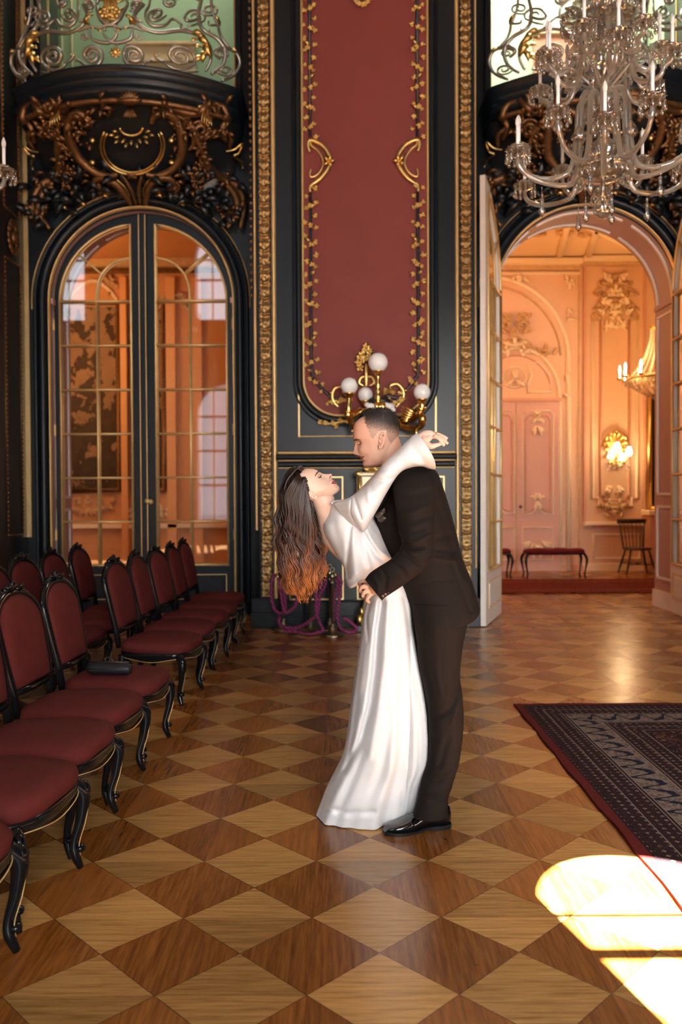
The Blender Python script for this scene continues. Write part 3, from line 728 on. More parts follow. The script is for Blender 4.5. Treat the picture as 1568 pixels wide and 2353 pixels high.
# ---------------- balconies, ironwork and carved consoles ----------------
def bow(x, y0=8.2, k=.55, h=1.25): return y0+k*((x)/h)**2
def onsurf(px_, py_, fn, xc):
    Y = 8.8
    for _ in range(6):
        q = P(px_, py_, Y); Y = fn(q.x-xc, q.z)
    q = P(px_, py_, Y); return Vector((q.x-xc, q.y, q.z))
def slab_pt(s, off, z):
    x = s*(1.20+off); return (x, bow(x)-off*.9+.0 if abs(s) <= 1 else WY, z)
def make_balcony(xc, lab):
    r = empty('balcony', (xc, 0, 0)); tag(r, lab, 'balcony', 'bowed balconies over the doors')
    Z = lambda y: PZ(y, 8.3)
    prof = [(.02, Z(158)), (.03, Z(162)), (0, Z(166)), (-.03, Z(176)), (-.02, Z(184)), (-.02, Z(188)), (-.07, Z(192)), (-.03, Z(200)), (-.02, Z(208)), (-.05, Z(216)), (-.1, Z(222))]
    b = MB(); N = 32; rings = []
    for off, z in prof:
        ring = [(-(1.20+off), WY-.004, z)]+[slab_pt(-1+2*i/N, off, z) for i in range(N+1)]+[((1.20+off), WY-.004, z)]; rings.append(ring)
    b.loft(rings, cap=False, closed=False)
    top = rings[0]; b.add(top, [tuple(range(len(top)))]); bot = rings[-1]; b.add(bot, [tuple(range(len(bot)-1, -1, -1))])
    b.build('slab', BLACK, r)
    b = MB(); zz = Z(229)
    b.tube([slab_pt(-1+2*i/N, -.10, zz) for i in range(N+1)], .028, 8, flat=1.2); b.build('gilt_border', BRONZE, r)
    b = MB(); rings = []
    for t in range(9):
        u = t/8; off = -.12-.75*u**.8; z = lerp(Z(226), 4.62, u**.9); rings.append([(-(1.20+off*.25), WY-.004, z)]+[((-1+2*i/N)*(1.20+off*.25), min(WY-.004, bow((-1+2*i/N)*1.2)-off*1.35), z) for i in range(N+1)]+[((1.20+off*.25), WY-.004, z)])
    b.loft(rings, cap=False, closed=False); b.build('coving', BLACKD, r)
    return r
BLAB = {XL: 'black bowed balcony above the closed glass door', XR: 'black bowed balcony above the open arched doorway'}
def csurf(x, z):
    u = min(1, max(0, (5.32-z)/.75)); return min(9.24, bow(min(abs(x), 1.2))+.10+1.0*u**.85-.02)
def spiral(cx, cy, r0, r1, a0, turns, n=30):
    return [(cx+lerp(r0, r1, (k/(n-1))**.8)*cos(a0+turns*2*pi*k/(n-1)), cy+lerp(r0, r1, (k/(n-1))**.8)*sin(a0+turns*2*pi*k/(n-1))) for k in range(n)]
def make_console(xc, lab):
    r = lab
    CX = 312
    def S_(pts, off=.05):
        out = []
        for (dx, y) in pts:
            q = onsurf(CX+dx, y, csurf, XL); out.append(Vector((max(-1.25, min(1.25, q.x-.02)), q.y-off, q.z)))
        return out
    def both(mb, pts, rad, n=8, off=.05, k=0):
        c = cr(pts, max(14, len(pts)*6)) if k == 0 else pts
        q = S_(c, off); m = len(q)
        rr = [rad*(.35+.65*sin(pi*(.08+.84*i/(m-1)))) for i in range(m)] if not hasattr(rad, '__len__') else rad
        mb.tube(q, rr, n); mb.tube([(-p.x-.0, p.y, p.z) for p in q], rr, n)
    sc = MB()
    both(sc, [(43, 290), (50, 273), (72, 264), (98, 280), (112, 315), (110, 365), (84, 398), (52, 408), (30, 404)], .052)
    both(sc, [(8, 402), (-2, 408), (10, 412)], .03)
    both(sc, [(70, 240), (95, 255), (125, 264), (150, 264), (170, 248), (178, 236)], .045)
    both(sc, spiral(157, 304, 24, 5, -2.6, 1.7), .03, k=1)
    both(sc, [(136, 292), (150, 330), (160, 352), (172, 385), (200, 410), (235, 428), (254, 470), (246, 528)], .046)
    both(sc, [(205, 420), (232, 450), (240, 490), (215, 527)], .042)
    both(sc, spiral(94, 432, 15, 4, 2.2, -1.4), .024, k=1)
    both(sc, [(84, 442), (92, 420), (68, 411), (45, 425), (33, 450), (28, 474)], .050)
    both(sc, [(20, 410), (14, 440), (17, 474)], .022)
    both(sc, [(100, 270), (130, 290), (140, 330), (128, 350)], .03)
    both(sc, [(180, 240), (205, 250), (216, 275), (205, 300), (214, 330)], .036)
    both(sc, [(205, 300), (225, 320), (222, 345)], .03)
    r = sc.build('carved_scrolls', BRONZE, r)
    g = MB()
    th = [(-.5+i*(pi+1.0)/30) for i in range(31)]
    for (rx, ry, off, rad) in ((66, 60, .05, .010), (73, 66, .055, .013)):
        g.tube([p for p in S_([(rx*cos(a), 340+ry*sin(a)) for a in th], off)], rad, 6)
    both(g, [(28, 474), (24, 440), (40, 415), (60, 408)], .008)
    g.tube(S_([(26*cos(a), 303+18*sin(a)) for a in [i*pi/12 for i in range(13)]], .10), .013, 6)
    for k in range(13):
        a = pi*k/12; q = S_([((30+10*(k % 2))*cos(a), 312+(18+8*(k % 2))*sin(a))], .09)[0]; g.leaf(q, (cos(a), -.2, -sin(a)), (0, -1, 0), .07, .04, .2, 3)
    both(g, [(214, 352), (226, 350), (236, 346), (250, 335), (243, 356), (232, 362), (248, 376), (252, 392)], .016)
    both(g, [(150, 250), (165, 252), (172, 268), (168, 290)], .022)
    for k in range(5):
        for s in (-1, 1):
            q = S_([(s*(166+3*k), 262+k*3)], .09)[0]; g.leaf(q, (s*.1*(k-2), -.2, -1), (0, -1, 0), .14, .03, .2, 3)
    for y in (262, 272): 
        for s in (-1, 1): g.ell(S_([(s*90, 330+(y-262)*5)], .085)[0], (.03, .02, .03), 8, 6)
    for s in (-1, 1):
        for (dx, y) in ((60, 447), (62, 455), (150, 460), (152, 470), (156, 482), (120, 450), (112, 474)): 
            q = S_([(s*dx, y)], .06)[0]; g.tube([q+Vector((-.035, 0, .01)), q+Vector((0, -.03, 0)), q+Vector((.035, 0, -.01))], .018, 6)
    g.build('gilt_edges', GOLD, r)
    sh = MB()
    for k in range(9):
        a = -1.3+2.6*k/8
        q = S_([(0, 255)], .12)[0]; sh.leaf(q, (sin(a), -.25, cos(a)), (0, -1, 0), .15, .06, .3, 4)
        q = S_([(0, 262)], .12)[0]; sh.leaf(q, (sin(a)*.7, -.25, -1), (0, -1, 0), .13, .04, .2, 4)
    sh.ell(S_([(0, 248)], .14)[0], (.12, .05, .03)); sh.build('shell', BRONZE, r)
    rnd = random.Random(2)
    for s in (-1, 1):
        gr = MB()
        for k in range(46):
            t = rnd.random()**.6; q = S_([(s*(150+rnd.uniform(-1, 1)*22*(1-t*.5)), 350+t*90)], .05+rnd.random()*.05)[0]; gr.ell(q, rnd.uniform(.014, .024), 8, 5)
        for k in range(10):
            q = S_([(s*(100+rnd.uniform(-22, 34)), rnd.uniform(290, 400))], .06)[0]; gr.ell(q, rnd.uniform(.010, .02), 6, 4)
        gr.build('fruit_cluster', BRONZE, r)['kind'] = 'stuff'
    for nm, m, n, ln in (('acanthus_leaves', BRONZE, 100, .13), ('dark_leaves', BLACKD, 46, .20)):
        lf = MB()
        for k in range(n):
            if m is BRONZE: dx, y = rnd.choice([(150, 350), (175, 400), (120, 300), (200, 300), (215, 440), (230, 500), (70, 250), (130, 420), (190, 260)]); dx += rnd.gauss(0, 14); y += rnd.gauss(0, 18)
            else: dx = rnd.uniform(20, 240); y = rnd.uniform(400, 470+dx*.22)
            hole = (dx/75)**2+((y-340)/66)**2
            if hole < 1: continue
            a = rnd.uniform(0, 6.28)
            for s in (-1, 1):
                q = S_([(s*dx, y)], .03)[0]
                if hypot(q.x, max(0, q.z-ZS)) < HALF+.17: continue
                lf.leaf(q, (s*cos(a), -.35, sin(a)), (0, -1, .1), ln*rnd.uniform(.6, 1.1), ln*.5, .35, 4)
        lf.build(nm, m, r)
    return r
def make_railing(xc, lab):
    r = lab
    fy = lambda x, z: min(9.2, bow(x, 8.22, .62)-.10*sin(min(1, max(0, (z-5.75)/.5))*pi))
    def S_(pts): return [onsurf(x, y, fy, XL) for x, y in pts]
    def both(mb, pts, rad, k=0, n=6):
        q = S_(cr(pts, max(12, len(pts)*6)) if k == 0 else pts); m = len(q)
        rr = [rad*(.55+.45*sin(pi*(.1+.85*i/(m-1)))) for i in range(m)]
        rr = [x*1.25 for x in rr]; mb.tube(q, rr, n, flat=1.3); mb.tube([(-p.x, p.y, p.z) for p in q], rr, n, flat=1.3)
    ir = MB()
    both(ir, spiral(122, 131, 34, 4, .4, 2.3, 44), .015, 1); both(ir, spiral(212, 127, 30, 4, 2.6, -2.3, 44), .015, 1)
    both(ir, [(153, 142), (160, 140), (168, 132), (160, 125)], .010); both(ir, [(188, 145), (178, 138), (172, 142)], .01)
    both(ir, [(84, 165), (70, 140), (66, 110), (80, 85), (110, 72), (150, 76), (180, 66), (200, 40), (190, 10)], .015)
    both(ir, [(75, 172), (52, 150), (44, 120), (55, 92), (78, 70), (92, 40), (88, 5), (80, -40)], .017)
    both(ir, [(60, 188), (38, 172), (26, 148), (30, 122), (48, 112), (60, 124), (54, 138)], .016)
    both(ir, spiral(52, 165, 14, 3, 0, 1.6, 24), .010, 1); both(ir, spiral(48, 128, 12, 3, 1, -1.5, 24), .009, 1)
    both(ir, [(204, 69), (212, 90), (245, 99), (262, 90), (270, 76)], .014)
    both(ir, spiral(194, 84, 10, 2, 0, 1.5, 20), .008, 1); both(ir, [(180, 72), (206, 62), (230, 64), (242, 58)], .010)
    both(ir, spiral(100, 40, 22, 3, 1.5, 1.8, 30), .011, 1); both(ir, spiral(160, 34, 18, 3, 3, -1.8, 30), .011, 1)
    both(ir, spiral(140, 5, 16, 3, 4, 1.8, 30), .011, 1); both(ir, [(110, 60), (128, 45), (140, 60), (165, 58), (180, 30), (175, -20)], .012)
    both(ir, [(88, 5), (110, -10), (128, 0)], .012); both(ir, spiral(205, 12, 15, 3, 1, 2, 28), .011, 1)
    both(ir, [(222, 12), (228, 40), (245, 55), (269, 60)], .015); both(ir, [(222, 12), (230, -6), (250, -20), (269, -22)], .014)
    both(ir, [(95, 165), (130, 170), (170, 160), (269, 154)], .011)
    both(ir, [(60, -60), (72, 0), (66, 50), (50, 90), (38, 112)], .014)
    both(ir, spiral(75, 25, 16, 3, 0, 1.7, 26), .010, 1)
    for (a, c) in (((60, 60), (78, 50)), ((58, 85), (70, 70)), ((45, 105), (30, 120)), ((100, 70), (112, 55)), ((182, 50), (200, 30)), ((240, 58), (236, 70))):
        both(ir, [a, ((a[0]+c[0])/2+4, (a[1]+c[1])/2+4), c], .010)
    r = ir.build('iron_railing', IRON, r)
    b = MB(); N = 30
    b.tube([(x, fy(x, 5.7), PZ(158, 8.3)+.0) for x in [(-1.15+2.3*i/N) for i in range(N+1)]], .014, 6); b.build('foot_rail', IRON, r)
    g = MB()
    def lf(mb, x, y, dx, dy, L, w, c=.3):
        q, q2 = S_([(x, y), (x+dx, y+dy)]); d = q2-q
        for s in (1, -1): mb.leaf((s*q.x, q.y-.015, q.z), (s*d.x, d.y-.02, d.z), (0, -1, 0), L, w, c, 5)
    for (x, y, dx, dy, L, w) in ((92, 78, -12, 8, .14, .06), (82, 88, -8, 14, .16, .08), (74, 104, -3, 18, .17, .09), (74, 120, 4, 14, .15, .08), (80, 134, 10, 10, .13, .07),
                                 (84, 92, 8, 10, .10, .05), (78, 110, 9, 6, .10, .05), (60, 60, 4, -12, .09, .04), (34, 118, -6, 8, .08, .04), (196, 60, 6, -8, .09, .05), (215, 35, -6, 10, .10, .05), (206, 60, -4, -10, .08, .04), (228, 70, 4, 6, .06, .04), (212, 66, 4, 6, .06, .04)):
        lf(g, x, y, dx, dy, L, w)
    for x in (245, 258, 269):
        q = S_([(x, 20)])[0]; 
        for s in (1, -1): g.tube([(s*q.x, q.y-.01, q.z-.16), (s*q.x, q.y-.03, q.z), (s*q.x*.7, q.y-.01, q.z+.16)], .012, 6)
    for y in (0, 20, 40):
        q = S_([(228+abs(y-20)*.2, y), (269, y+6)]); g.tube([q[0], q[1], (-q[0].x, q[0].y, q[0].z)], .011, 6)
    for k in range(12):
        q = S_([(232+k*3.3, 30+10*sin(k*1.9)), ])[0]
        for s in (1, -1): g.ell((s*q.x, q.y-.02, q.z), .022, 6, 4)
    q = S_([(269, 127)])[0]
    for k in range(8):
        a = 2*pi*k/8; g.leaf((q.x, q.y-.02, q.z), (cos(a), -.4, sin(a)), (0, -1, 0), .07, .05, .3, 3)
    g.ell((q.x, q.y-.05, q.z), .035, 8, 6)
    for s in (1, -1):
        q = S_([(169, 127)])[0]; g.ell((s*q.x, q.y, q.z), .018, 6, 4); q = S_([(240, 150)])[0]; g.ell((s*q.x, q.y, q.z), .014, 6, 4)
    g.build('gilt_leaves', GOLD, r)
    return r
_a = make_balcony(XL, 'bowed black balcony with iron railing and gilded cartouche above the closed glass door'); make_console(XL, _a); make_railing(XL, _a)
c = copy_tree(_a); c.location.x = XR; c['label'] = 'bowed black balcony with iron railing above the open doorway, behind the crystal chandelier'
# ---------------- warm lamps of the far rooms: one chandelier, two added fills ----------------
WARM = (1, .60, .28)
BULB = emis('lit_candle_bulb', (1, .82, .55), 14)
light('chandelier_and_fill_glow', 'POINT', (4.85, 12.4, 3.3), 175, (1, .50, .18), shadow_soft_size=.4)
light('chandelier_and_fill_glow', 'POINT', (1.2, 12.3, 3.9), 130, (1, .48, .16), shadow_soft_size=.5)  # added unseen fill behind the pier, no chandelier hangs here
light('chandelier_and_fill_glow', 'POINT', (-5.0, 12.3, 3.9), 190, (1, .52, .2), shadow_soft_size=.5)  # unseen lamp added to brighten the left room, without any fixture
# ---------------- rugs ----------------
def rug_mat(hw, hl, pal):
    """bordered rug, own frame centred, half width hw along x, half length hl along y"""
    m = NT('patterned_rug'); o = m.obj(); sp = m.n('ShaderNodeSeparateXYZ'); m.set(sp.inputs[0], o)
    ax = m.math('SUBTRACT', hw, m.math('ABSOLUTE', sp.outputs[0])); ay = m.math('SUBTRACT', hl, m.math('ABSOLUTE', sp.outputs[1]))
    d = m.math('MINIMUM', ax, ay)
    isx = m.math('LESS_THAN', ax, ay)                     # nearest edge is a long side: run along y
    run = m.math('ADD', m.math('MULTIPLY', isx, sp.outputs[1]), m.math('MULTIPLY', m.math('SUBTRACT', 1.0, isx), sp.outputs[0]))
    red, dark, mid, light_, blue = [c4(c) for c in pal]
    n = m.noise(o, 55, 3, .6); n2 = m.noise(o, 160, 2)
    def cell(k): return m.math('ABSOLUTE', m.math('SUBTRACT', m.math('FRACT', m.math('MULTIPLY', k[0], k[1])), .5))
    dots = m.math('LESS_THAN', m.math('ADD', cell((run, 24)), cell((d, 24))), .26)
    dcol = m.mix(m.math('MULTIPLY', dots, m.math('GREATER_THAN', n, .44)), dark, light_)
    dcol = m.mix(m.math('MULTIPLY', m.math('GREATER_THAN', n2, .58), .6), dcol, mid)
    # meander of hooked leaves
    w = m.math('SINE', m.math('MULTIPLY', run, 44.0)); w2 = m.math('SINE', m.math('MULTIPLY_ADD', run, 88.0, 1.3))
    dm = m.math('DIVIDE', m.math('SUBTRACT', d, .345), .05)
    mea = m.math('LESS_THAN', m.math('ABSOLUTE', m.math('SUBTRACT', dm, m.math('ADD', w, m.math('MULTIPLY', w2, .35)))), .38)
    ring = m.math('LESS_THAN', m.math('ADD', m.math('MULTIPLY', cell((run, 7.0)), 1.2), m.math('ABSOLUTE', m.math('MULTIPLY', dm, .28))), .17)
    lcol = m.mix(m.math('GREATER_THAN', n, .52), light_, m.mix(.5, light_, dark)); lcol = m.mix(m.math('MAXIMUM', mea, ring), lcol, blue)
    field = m.mix(m.math('GREATER_THAN', m.noise(o, 26, 4, .7), .53), dark, mid); field = m.mix(m.math('GREATER_THAN', m.noise(o, 40, 3, .7), .62), field, light_)
    col = field
    def band(a, b, c, col): return m.mix(m.math('MULTIPLY', m.math('GREATER_THAN', d, a), m.math('LESS_THAN', d, b)), col, c)
    col = band(-1, .62, dcol, col); col = band(.26, .43, lcol, col)
    for a in (.245, .262, .43, .447, .60, .15, .53): col = band(a, a+.006, light_, col)
    for a in (.252, .438, .06, .61): col = band(a, a+.009, dark, col)
    # corner medallion edge
    dg = m.math('ABSOLUTE', m.math('SUBTRACT', m.math('ADD', ax, ay), 1.75)); col = m.mix(m.math('MULTIPLY', m.math('LESS_THAN', dg, .012), m.math('GREATER_THAN', d, .62)), col, light_)
    col = band(-1, .045, m.mix(n, red, c4([c*.7 for c in pal[0]])), col)
    m.p(Base_Color=col, Roughness=.95, Specular_IOR_Level=.1); m.bump(n2, .5, .004); return m.m
def rug(name, x0, x1, y0, y1, pal, lab, h=.012):
    hw, hl = (x1-x0)/2, (y1-y0)/2; b = MB(); nx, ny = 24, 60; rnd = random.Random(3); rows = []
    for j in range(ny+1):
        rows.append([(-hw+2*hw*i/nx+(.004*sin(j*1.3)+.003*sin(j*.37) if i in (0, nx) else 0), -hl+2*hl*j/ny, h+.0015*sin(i*1.7+j)) for i in range(nx+1)])
    b.loft(rows, closed=False)
    ed = [r[0] for r in rows]; b.loft([[(x-.002, y, .001) for x, y, z in ed], ed], closed=False); ed = rows[-1]; b.loft([ed, [(x, y+.003, .001) for x, y, z in ed]], closed=False)
    o = b.build(name, rug_mat(hw, hl, pal)); o.location = ((x0+x1)/2, (y0+y1)/2, 0); return tag(o, lab, 'rug')
PAL = [(.12, .016, .014), (.018, .009, .012), (.085, .028, .022), (.19, .14, .115), (.010, .012, .03)]
rug('patterned_rug', 1.10, 4.3, -.6, 5.22, PAL, 'dark patterned wool rug with red edge and leaf border on the parquet')
rug('red_carpet', .8, 8.2, 11.1, 12.95, [(.20, .03, .02), (.10, .014, .012), (.16, .03, .02), (.22, .07, .05), (.06, .01, .01)], 'long red carpet across the floor of the room beyond the doorway')
# ---------------- chairs ----------------
def cabriole(sx, sy, top, back=False):
    """centre line and radius of a leg, from the seat rail to the floor"""
    if back: pts = [(-.19, sy*.185, top), (-.20, sy*.19, .22), (-.235, sy*.195, .08), (-.27, sy*.20, .004)]; r = [.024, .020, .018, .015]
    else: pts = [(.205, sy*.215, top), (.232, sy*.235, .27), (.225, sy*.228, .18), (.205, sy*.215, .10), (.208, sy*.216, .055), (.225, sy*.226, .004)]; r = [.027, .028, .019, .0135, .017, .012]
    c = cr([p+(q,) for p, q in zip(pts, r)], 22); return [p[:3] for p in c], [p[3] for p in c]
def make_chair():
    r = empty('upholstered_chair')
    b = MB(); nn = 36; rings = []
    def plan(a, s=1.0):
        x, y = cos(a), sin(a); e = 3.6; k = (abs(x)**e+abs(y)**e)**(-1/e); px_, py_ = k*x, k*y
        w = .255-.03*(1-(px_+1)/2); return px_*.245*s+.015, py_*w*s
    for s, z in ((.92, .325), (.99, .338), (1.02, .362), (1.0, .386), (.93, .402), (.75, .416), (.45, .424), (.15, .427)):
        rings.append([(plan(2*pi*k/nn, s)[0], plan(2*pi*k/nn, s)[1], z+(.004*cos(3*2*pi*k/nn) if s > .9 else 0)) for k in range(nn)])
    b.loft(rings); b.build('seat', UPH, r)
    b = MB(); rings = []
    for s, z0, z1 in ((.97, 0, 0), (1.0, 0, 0)):
        pass
    prof = []
    for k in range(nn*2+1):
        a = 2*pi*k/(nn*2); x, y = plan(a, .985); drop = .030+.022*abs(cos(2*a))**2
        prof.append([(x*.97, y*.97, .335), (x*1.01, y*1.01, .338), (x*1.02, y*1.02, .325), (x*1.0, y*1.0, .325-drop), (x*.95, y*.95, .325-drop), (x*.95, y*.95, .335)])
    b.loft(prof, closed=False)
    b.build('seat_rail', CHWOOD, r)
    g = MB(); g.tube([(plan(2*pi*k/60, .985)[0]*1.022, plan(2*pi*k/60, .985)[1]*1.022, .322-.030-.022*abs(cos(2*2*pi*k/60))**2+.010) for k in range(61)], .0022, 5)
    for s in (-1, 1): g.tube([(p[0]+.021, p[1], p[2]) for p in cabriole(1, s, .31)[0][2:18]], .0020, 4)
    g.build('gilt_lines', GOLDM, r)
    for (sx, sy, bk) in ((1, -1, 0), (1, 1, 0), (-1, -1, 1), (-1, 1, 1)):
        b = MB(); pts, rad = cabriole(sx, sy, .315, bk); b.tube(pts, rad, 10)
        if not bk: b.ell((.222, sy*.226, .075), (.022, .022, .016), 8, 6); b.ell((.235, sy*.238, .285), (.026, .026, .035), 8, 6)
        b.build('leg', CHWOOD, r)
    # back: x from lean, outline in (y, t)
    lean = lambda t: (-.215-.22*(t-.33)**1.25 if t > .33 else -.215)
    def outl(sc, n=22, drop=0):
        pts = []
        for i in range(n+1):
            a = pi*i/n; pts.append((-cos(a)*.202*sc*(1+.04*sin(a)), .76+sin(a)*.145*sc))
        lo = .475+drop
        return [(-.175*sc, lo), (-.190*sc, .58), (-.199*sc, .70)]+pts+[(.199*sc, .70), (.190*sc, .58), (.175*sc, lo)]
    b = MB(); o = outl(1.0); o = [(-.17, .36)]+o+[(.17, .36)]
    b.tube([(lean(t), y, t) for y, t in o], .024, 8, flat=.8, ref=(1, 0, 0)); b.tube([(lean(.47), -.175, .47), (lean(.46), 0, .46), (lean(.47), .175, .47)], .018, 8)
    b.build('back_frame', CHWOOD, r)
    b = MB(); o = outl(.93, drop=.01); rings = []
    for s, d in ((1.0, -.012), (1.0, .012), (.92, .026), (.7, .034), (.35, .038), (.02, .039)):
        rings.append([(lean(.70+(t-.70)*s)+d, y*s, .70+(t-.70)*s) for y, t in o])
    b.loft(rings)
    b.loft([[(lean(t)-.014, y, t) for y, t in o], [(lean(.7+(t-.7)*.9)-.03, y*.9, .7+(t-.7)*.9) for y, t in o]])
    b.build('backrest', UPH, r)
    b = MB(); zt = .915; xt = lean(zt)+.0
    b.ell((xt, 0, zt+.012), (.022, .045, .024), 10, 8)
    for s in (-1, 1):
        b.ell((xt, s*.05, zt+.004), (.02, .03, .018), 8, 6); b.ell((xt, s*.09, zt-.012), (.018, .03, .016), 8, 6)
        b.tube([(xt, s*(.03+.02*k), zt+.02-.004*k*k) for k in range(6)], .008, 6)
        b.leaf((xt+.01, s*.01, zt), (.1, s, .35), (1, 0, 0), .07, .035, .2, 4)
    b.ell((xt+.008, 0, zt+.034), (.012, .018, .012), 8, 6)
    b.build('carved_crest', CHWOOD, r)
    return r
proto = make_chair()
AX, BX_ = -1.215, -1.965
rowA = [(2.20, 'aisle chair nearest the camera, cut by the lower left edge'),
        (2.75, 'second aisle chair from the camera, wide red seat at the left edge'),
        (3.27, 'third aisle chair from the camera, just before the two whose backs show'),
        (3.80, 'aisle chair just before the one with the clutch, back cut by the left edge'),
        (4.35, 'red chair with a dark clutch bag lying on its seat'),
        (5.50, 'red chair right after the gap in the aisle row, side rail catching silver light'),
        (6.10, 'aisle chair directly behind the one after the gap'),
        (6.65, 'third aisle chair after the gap, its back mostly hidden'),
        (7.25, 'aisle chair one before the last, back against the closed glass door'),
        (7.85, 'last aisle chair, farthest from the camera beside the glass door')]
rowB = [(4.62, 'red chair at the left edge of the rear row, mostly out of view'),
        (5.22, 'second chair of the rear row, back seen behind the clutch chair'),
        (5.80, 'third chair of the rear row from the left edge'),
        (6.42, 'fourth chair of the rear row from the left edge'),
        (7.05, 'farthest chair of the rear row, its back before the glass door')]
rnd = random.Random(11); first = True
for row, X, grp in ((rowA, AX, 'red chairs along the aisle'), (rowB, BX_, 'red chairs of the rear row')):
    for (y, lab) in row:
        c = proto if first else copy_tree(proto); first = False
        c.location = (X+rnd.uniform(-.015, .015), y, 0); c.rotation_euler = (0, 0, radians(rnd.uniform(-9, -3)))
        tag(c, lab, 'chair', grp)
# clutch bag
b = MB(); rings = []
for i in range(17):
    x = -.115+.23*i/16; e = 1-.25*max(0, abs(x)/.115-.7)/.3
    rings.append([(x, .034*e*cos(a)*(1-.2*(sin(a) > 0)*sin(a)), .034+.034*e*sin(a)+(-.004*sin(pi*i/16) if sin(a) > 0 else 0)) for a in [2*pi*k/14 for k in range(14)]])
b.loft(rings); r = empty('clutch_bag', (-1.21, 4.24, .424), radians(-6)); tag(r, 'dark blue leather clutch bag lying on a red chair seat', 'bag')
NAVY = mat('dark_navy_leather', (.006, .008, .014), .38, bump=.2, bscale=120, bdist=.002); b.build('body', NAVY, r)
b = MB(); b.tube([(-.11, -.030, .035), (0, -.036, .036), (.11, -.030, .035)], .003, 6); b.tube([(-.105, 0, .068), (0, 0, .066), (.105, 0, .068)], .0045, 6); b.build('flap_edge', NAVY, r)
b = MB(); b.tube([(-.02+.0, 0, .07), (-.03, .01, .085), (.0, .012, .09), (.02, .0, .072)], .004, 6); b.build('clasp', NAVY, r)
# ---------------- stanchions and ropes ----------------
def make_stanchion():
    r = empty('rope_stanchion')
    b = MB(); b.lathe([(.122, 0), (.122, .012), (.115, .02), (.09, .03), (.05, .045), (.036, .06), (.03, .085), (.022, .10)], 28); b.build('base', OLDBRASS, r)
    b = MB(); b.lathe([(.012, .095), (.012, .50), (.020, .505), (.022, .515), (.014, .525), (.013, .55)], 14); b.ell((0, 0, .105), (.026, .026, .02), 12, 8); b.build('post', OLDBRASS, r)
    b = MB(); b.ell((0, 0, .575), .034, 16, 12); b.tube([(0, .0, .61+.02*0), (0, 0, .62)], .01, 8); b.tube([(.02*cos(a), 0, .64+.02*sin(a)) for a in [i*pi/8 for i in range(17)]], .004, 6); b.build('finial', OLDBRASS, r)
    return r
st = make_stanchion(); fl = lambda x, y: 2538/(y-1139)
for i, (px_, Y, lab) in enumerate(((763, 7.86, 'front brass rope stanchion on the parquet between the long hair and the white dress'),
                                   (757, 8.20, 'brass rope stanchion standing right behind the front one'),
                                   (712, 8.02, 'brass rope stanchion behind the ends of the long hair'),
                                   (650, 8.20, 'leftmost brass rope stanchion at the foot of the carved pilaster'))):
    o = st if i == 0 else copy_tree(st); q = P(px_, 1139, Y); o.location = (q.x, Y, 0); tag(o, lab, 'stanchion', 'brass rope stanchions against the pier')
def rope(pts, Y, lab):
    q = []
    for (x, y) in pts:
        p = P(x, y, Y)
        if p.z < .022: d = p-CAM; p = CAM+d*((CAM.z-.022)/(CAM.z-p.z))
        q.append(tuple(p))
    c = [Vector(p) for p in cr(q, len(q)*9)]; b = MB()
    L = 0; prev = c[0]; rr = []
    for ph in range(3):
        ring = []; L = 0; prev = c[0]
        for i, p in enumerate(c):
            L += (p-prev).length; t = (c[min(i+1, len(c)-1)]-c[max(i-1, 0)]).normalized(); n1 = t.orthogonal().normalized() if abs(t.y) > .9 else (Vector((0, 1, 0))-t*t.y).normalized(); n2 = t.cross(n1); a = L*110+ph*2*pi/3; prev = p
            ring.append(p+n1*.0075*cos(a)+n2*.0075*sin(a))
        b.tube(ring, .0098, 6)
    b2 = MB(); t0 = (c[0]-c[2]).normalized(); b2.tube([c[0]-t0*.01, c[0]+t0*.05], .009, 8)
    o = b.build('barrier_rope', ROPE); tag(o, lab, 'rope', 'magenta barrier ropes'); b2.build('hook_end', BRASS, o)
rope([(742, 1323), (735, 1330), (738, 1344), (727, 1357), (726, 1372), (727, 1402), (730, 1418), (741, 1445), (739, 1451), (727, 1454), (712, 1458), (681, 1451), (652, 1451)], 7.84, 'magenta rope falling from the front stanchion and trailing left along the floor')
rope([(749, 1330), (747, 1344), (736, 1366), (733, 1387), (727, 1415), (712, 1427), (693, 1439), (666, 1444), (648, 1439), (640, 1427), (644, 1418)], 7.95, 'magenta twisted rope curling round the foot of the leftmost stanchion')
rope([(634, 1321), (625, 1334), (623, 1357), (625, 1380), (632, 1402), (646, 1410), (655, 1402), (654, 1372), (648, 1344)], 8.1, 'magenta rope hanging in a narrow loop at the carved pilaster')
rope([(640, 1330), (648, 1380), (655, 1407), (670, 1401), (681, 1387), (681, 1360)], 8.05, 'magenta rope hanging in a shallow loop behind the hair ends')
rope([(775, 1324), (785, 1335), (782, 1357), (779, 1387), (776, 1415), (781, 1439), (791, 1450), (811, 1453), (820, 1445), (804, 1428), (788, 1421)], 7.95, 'magenta rope hanging right of the front stanchion and looped on the floor by the dress')
rope([(773, 1327), (776, 1344), (770, 1366), (768, 1387), (767, 1425)], 8.0, 'short straight run of magenta rope right behind the front stanchion')
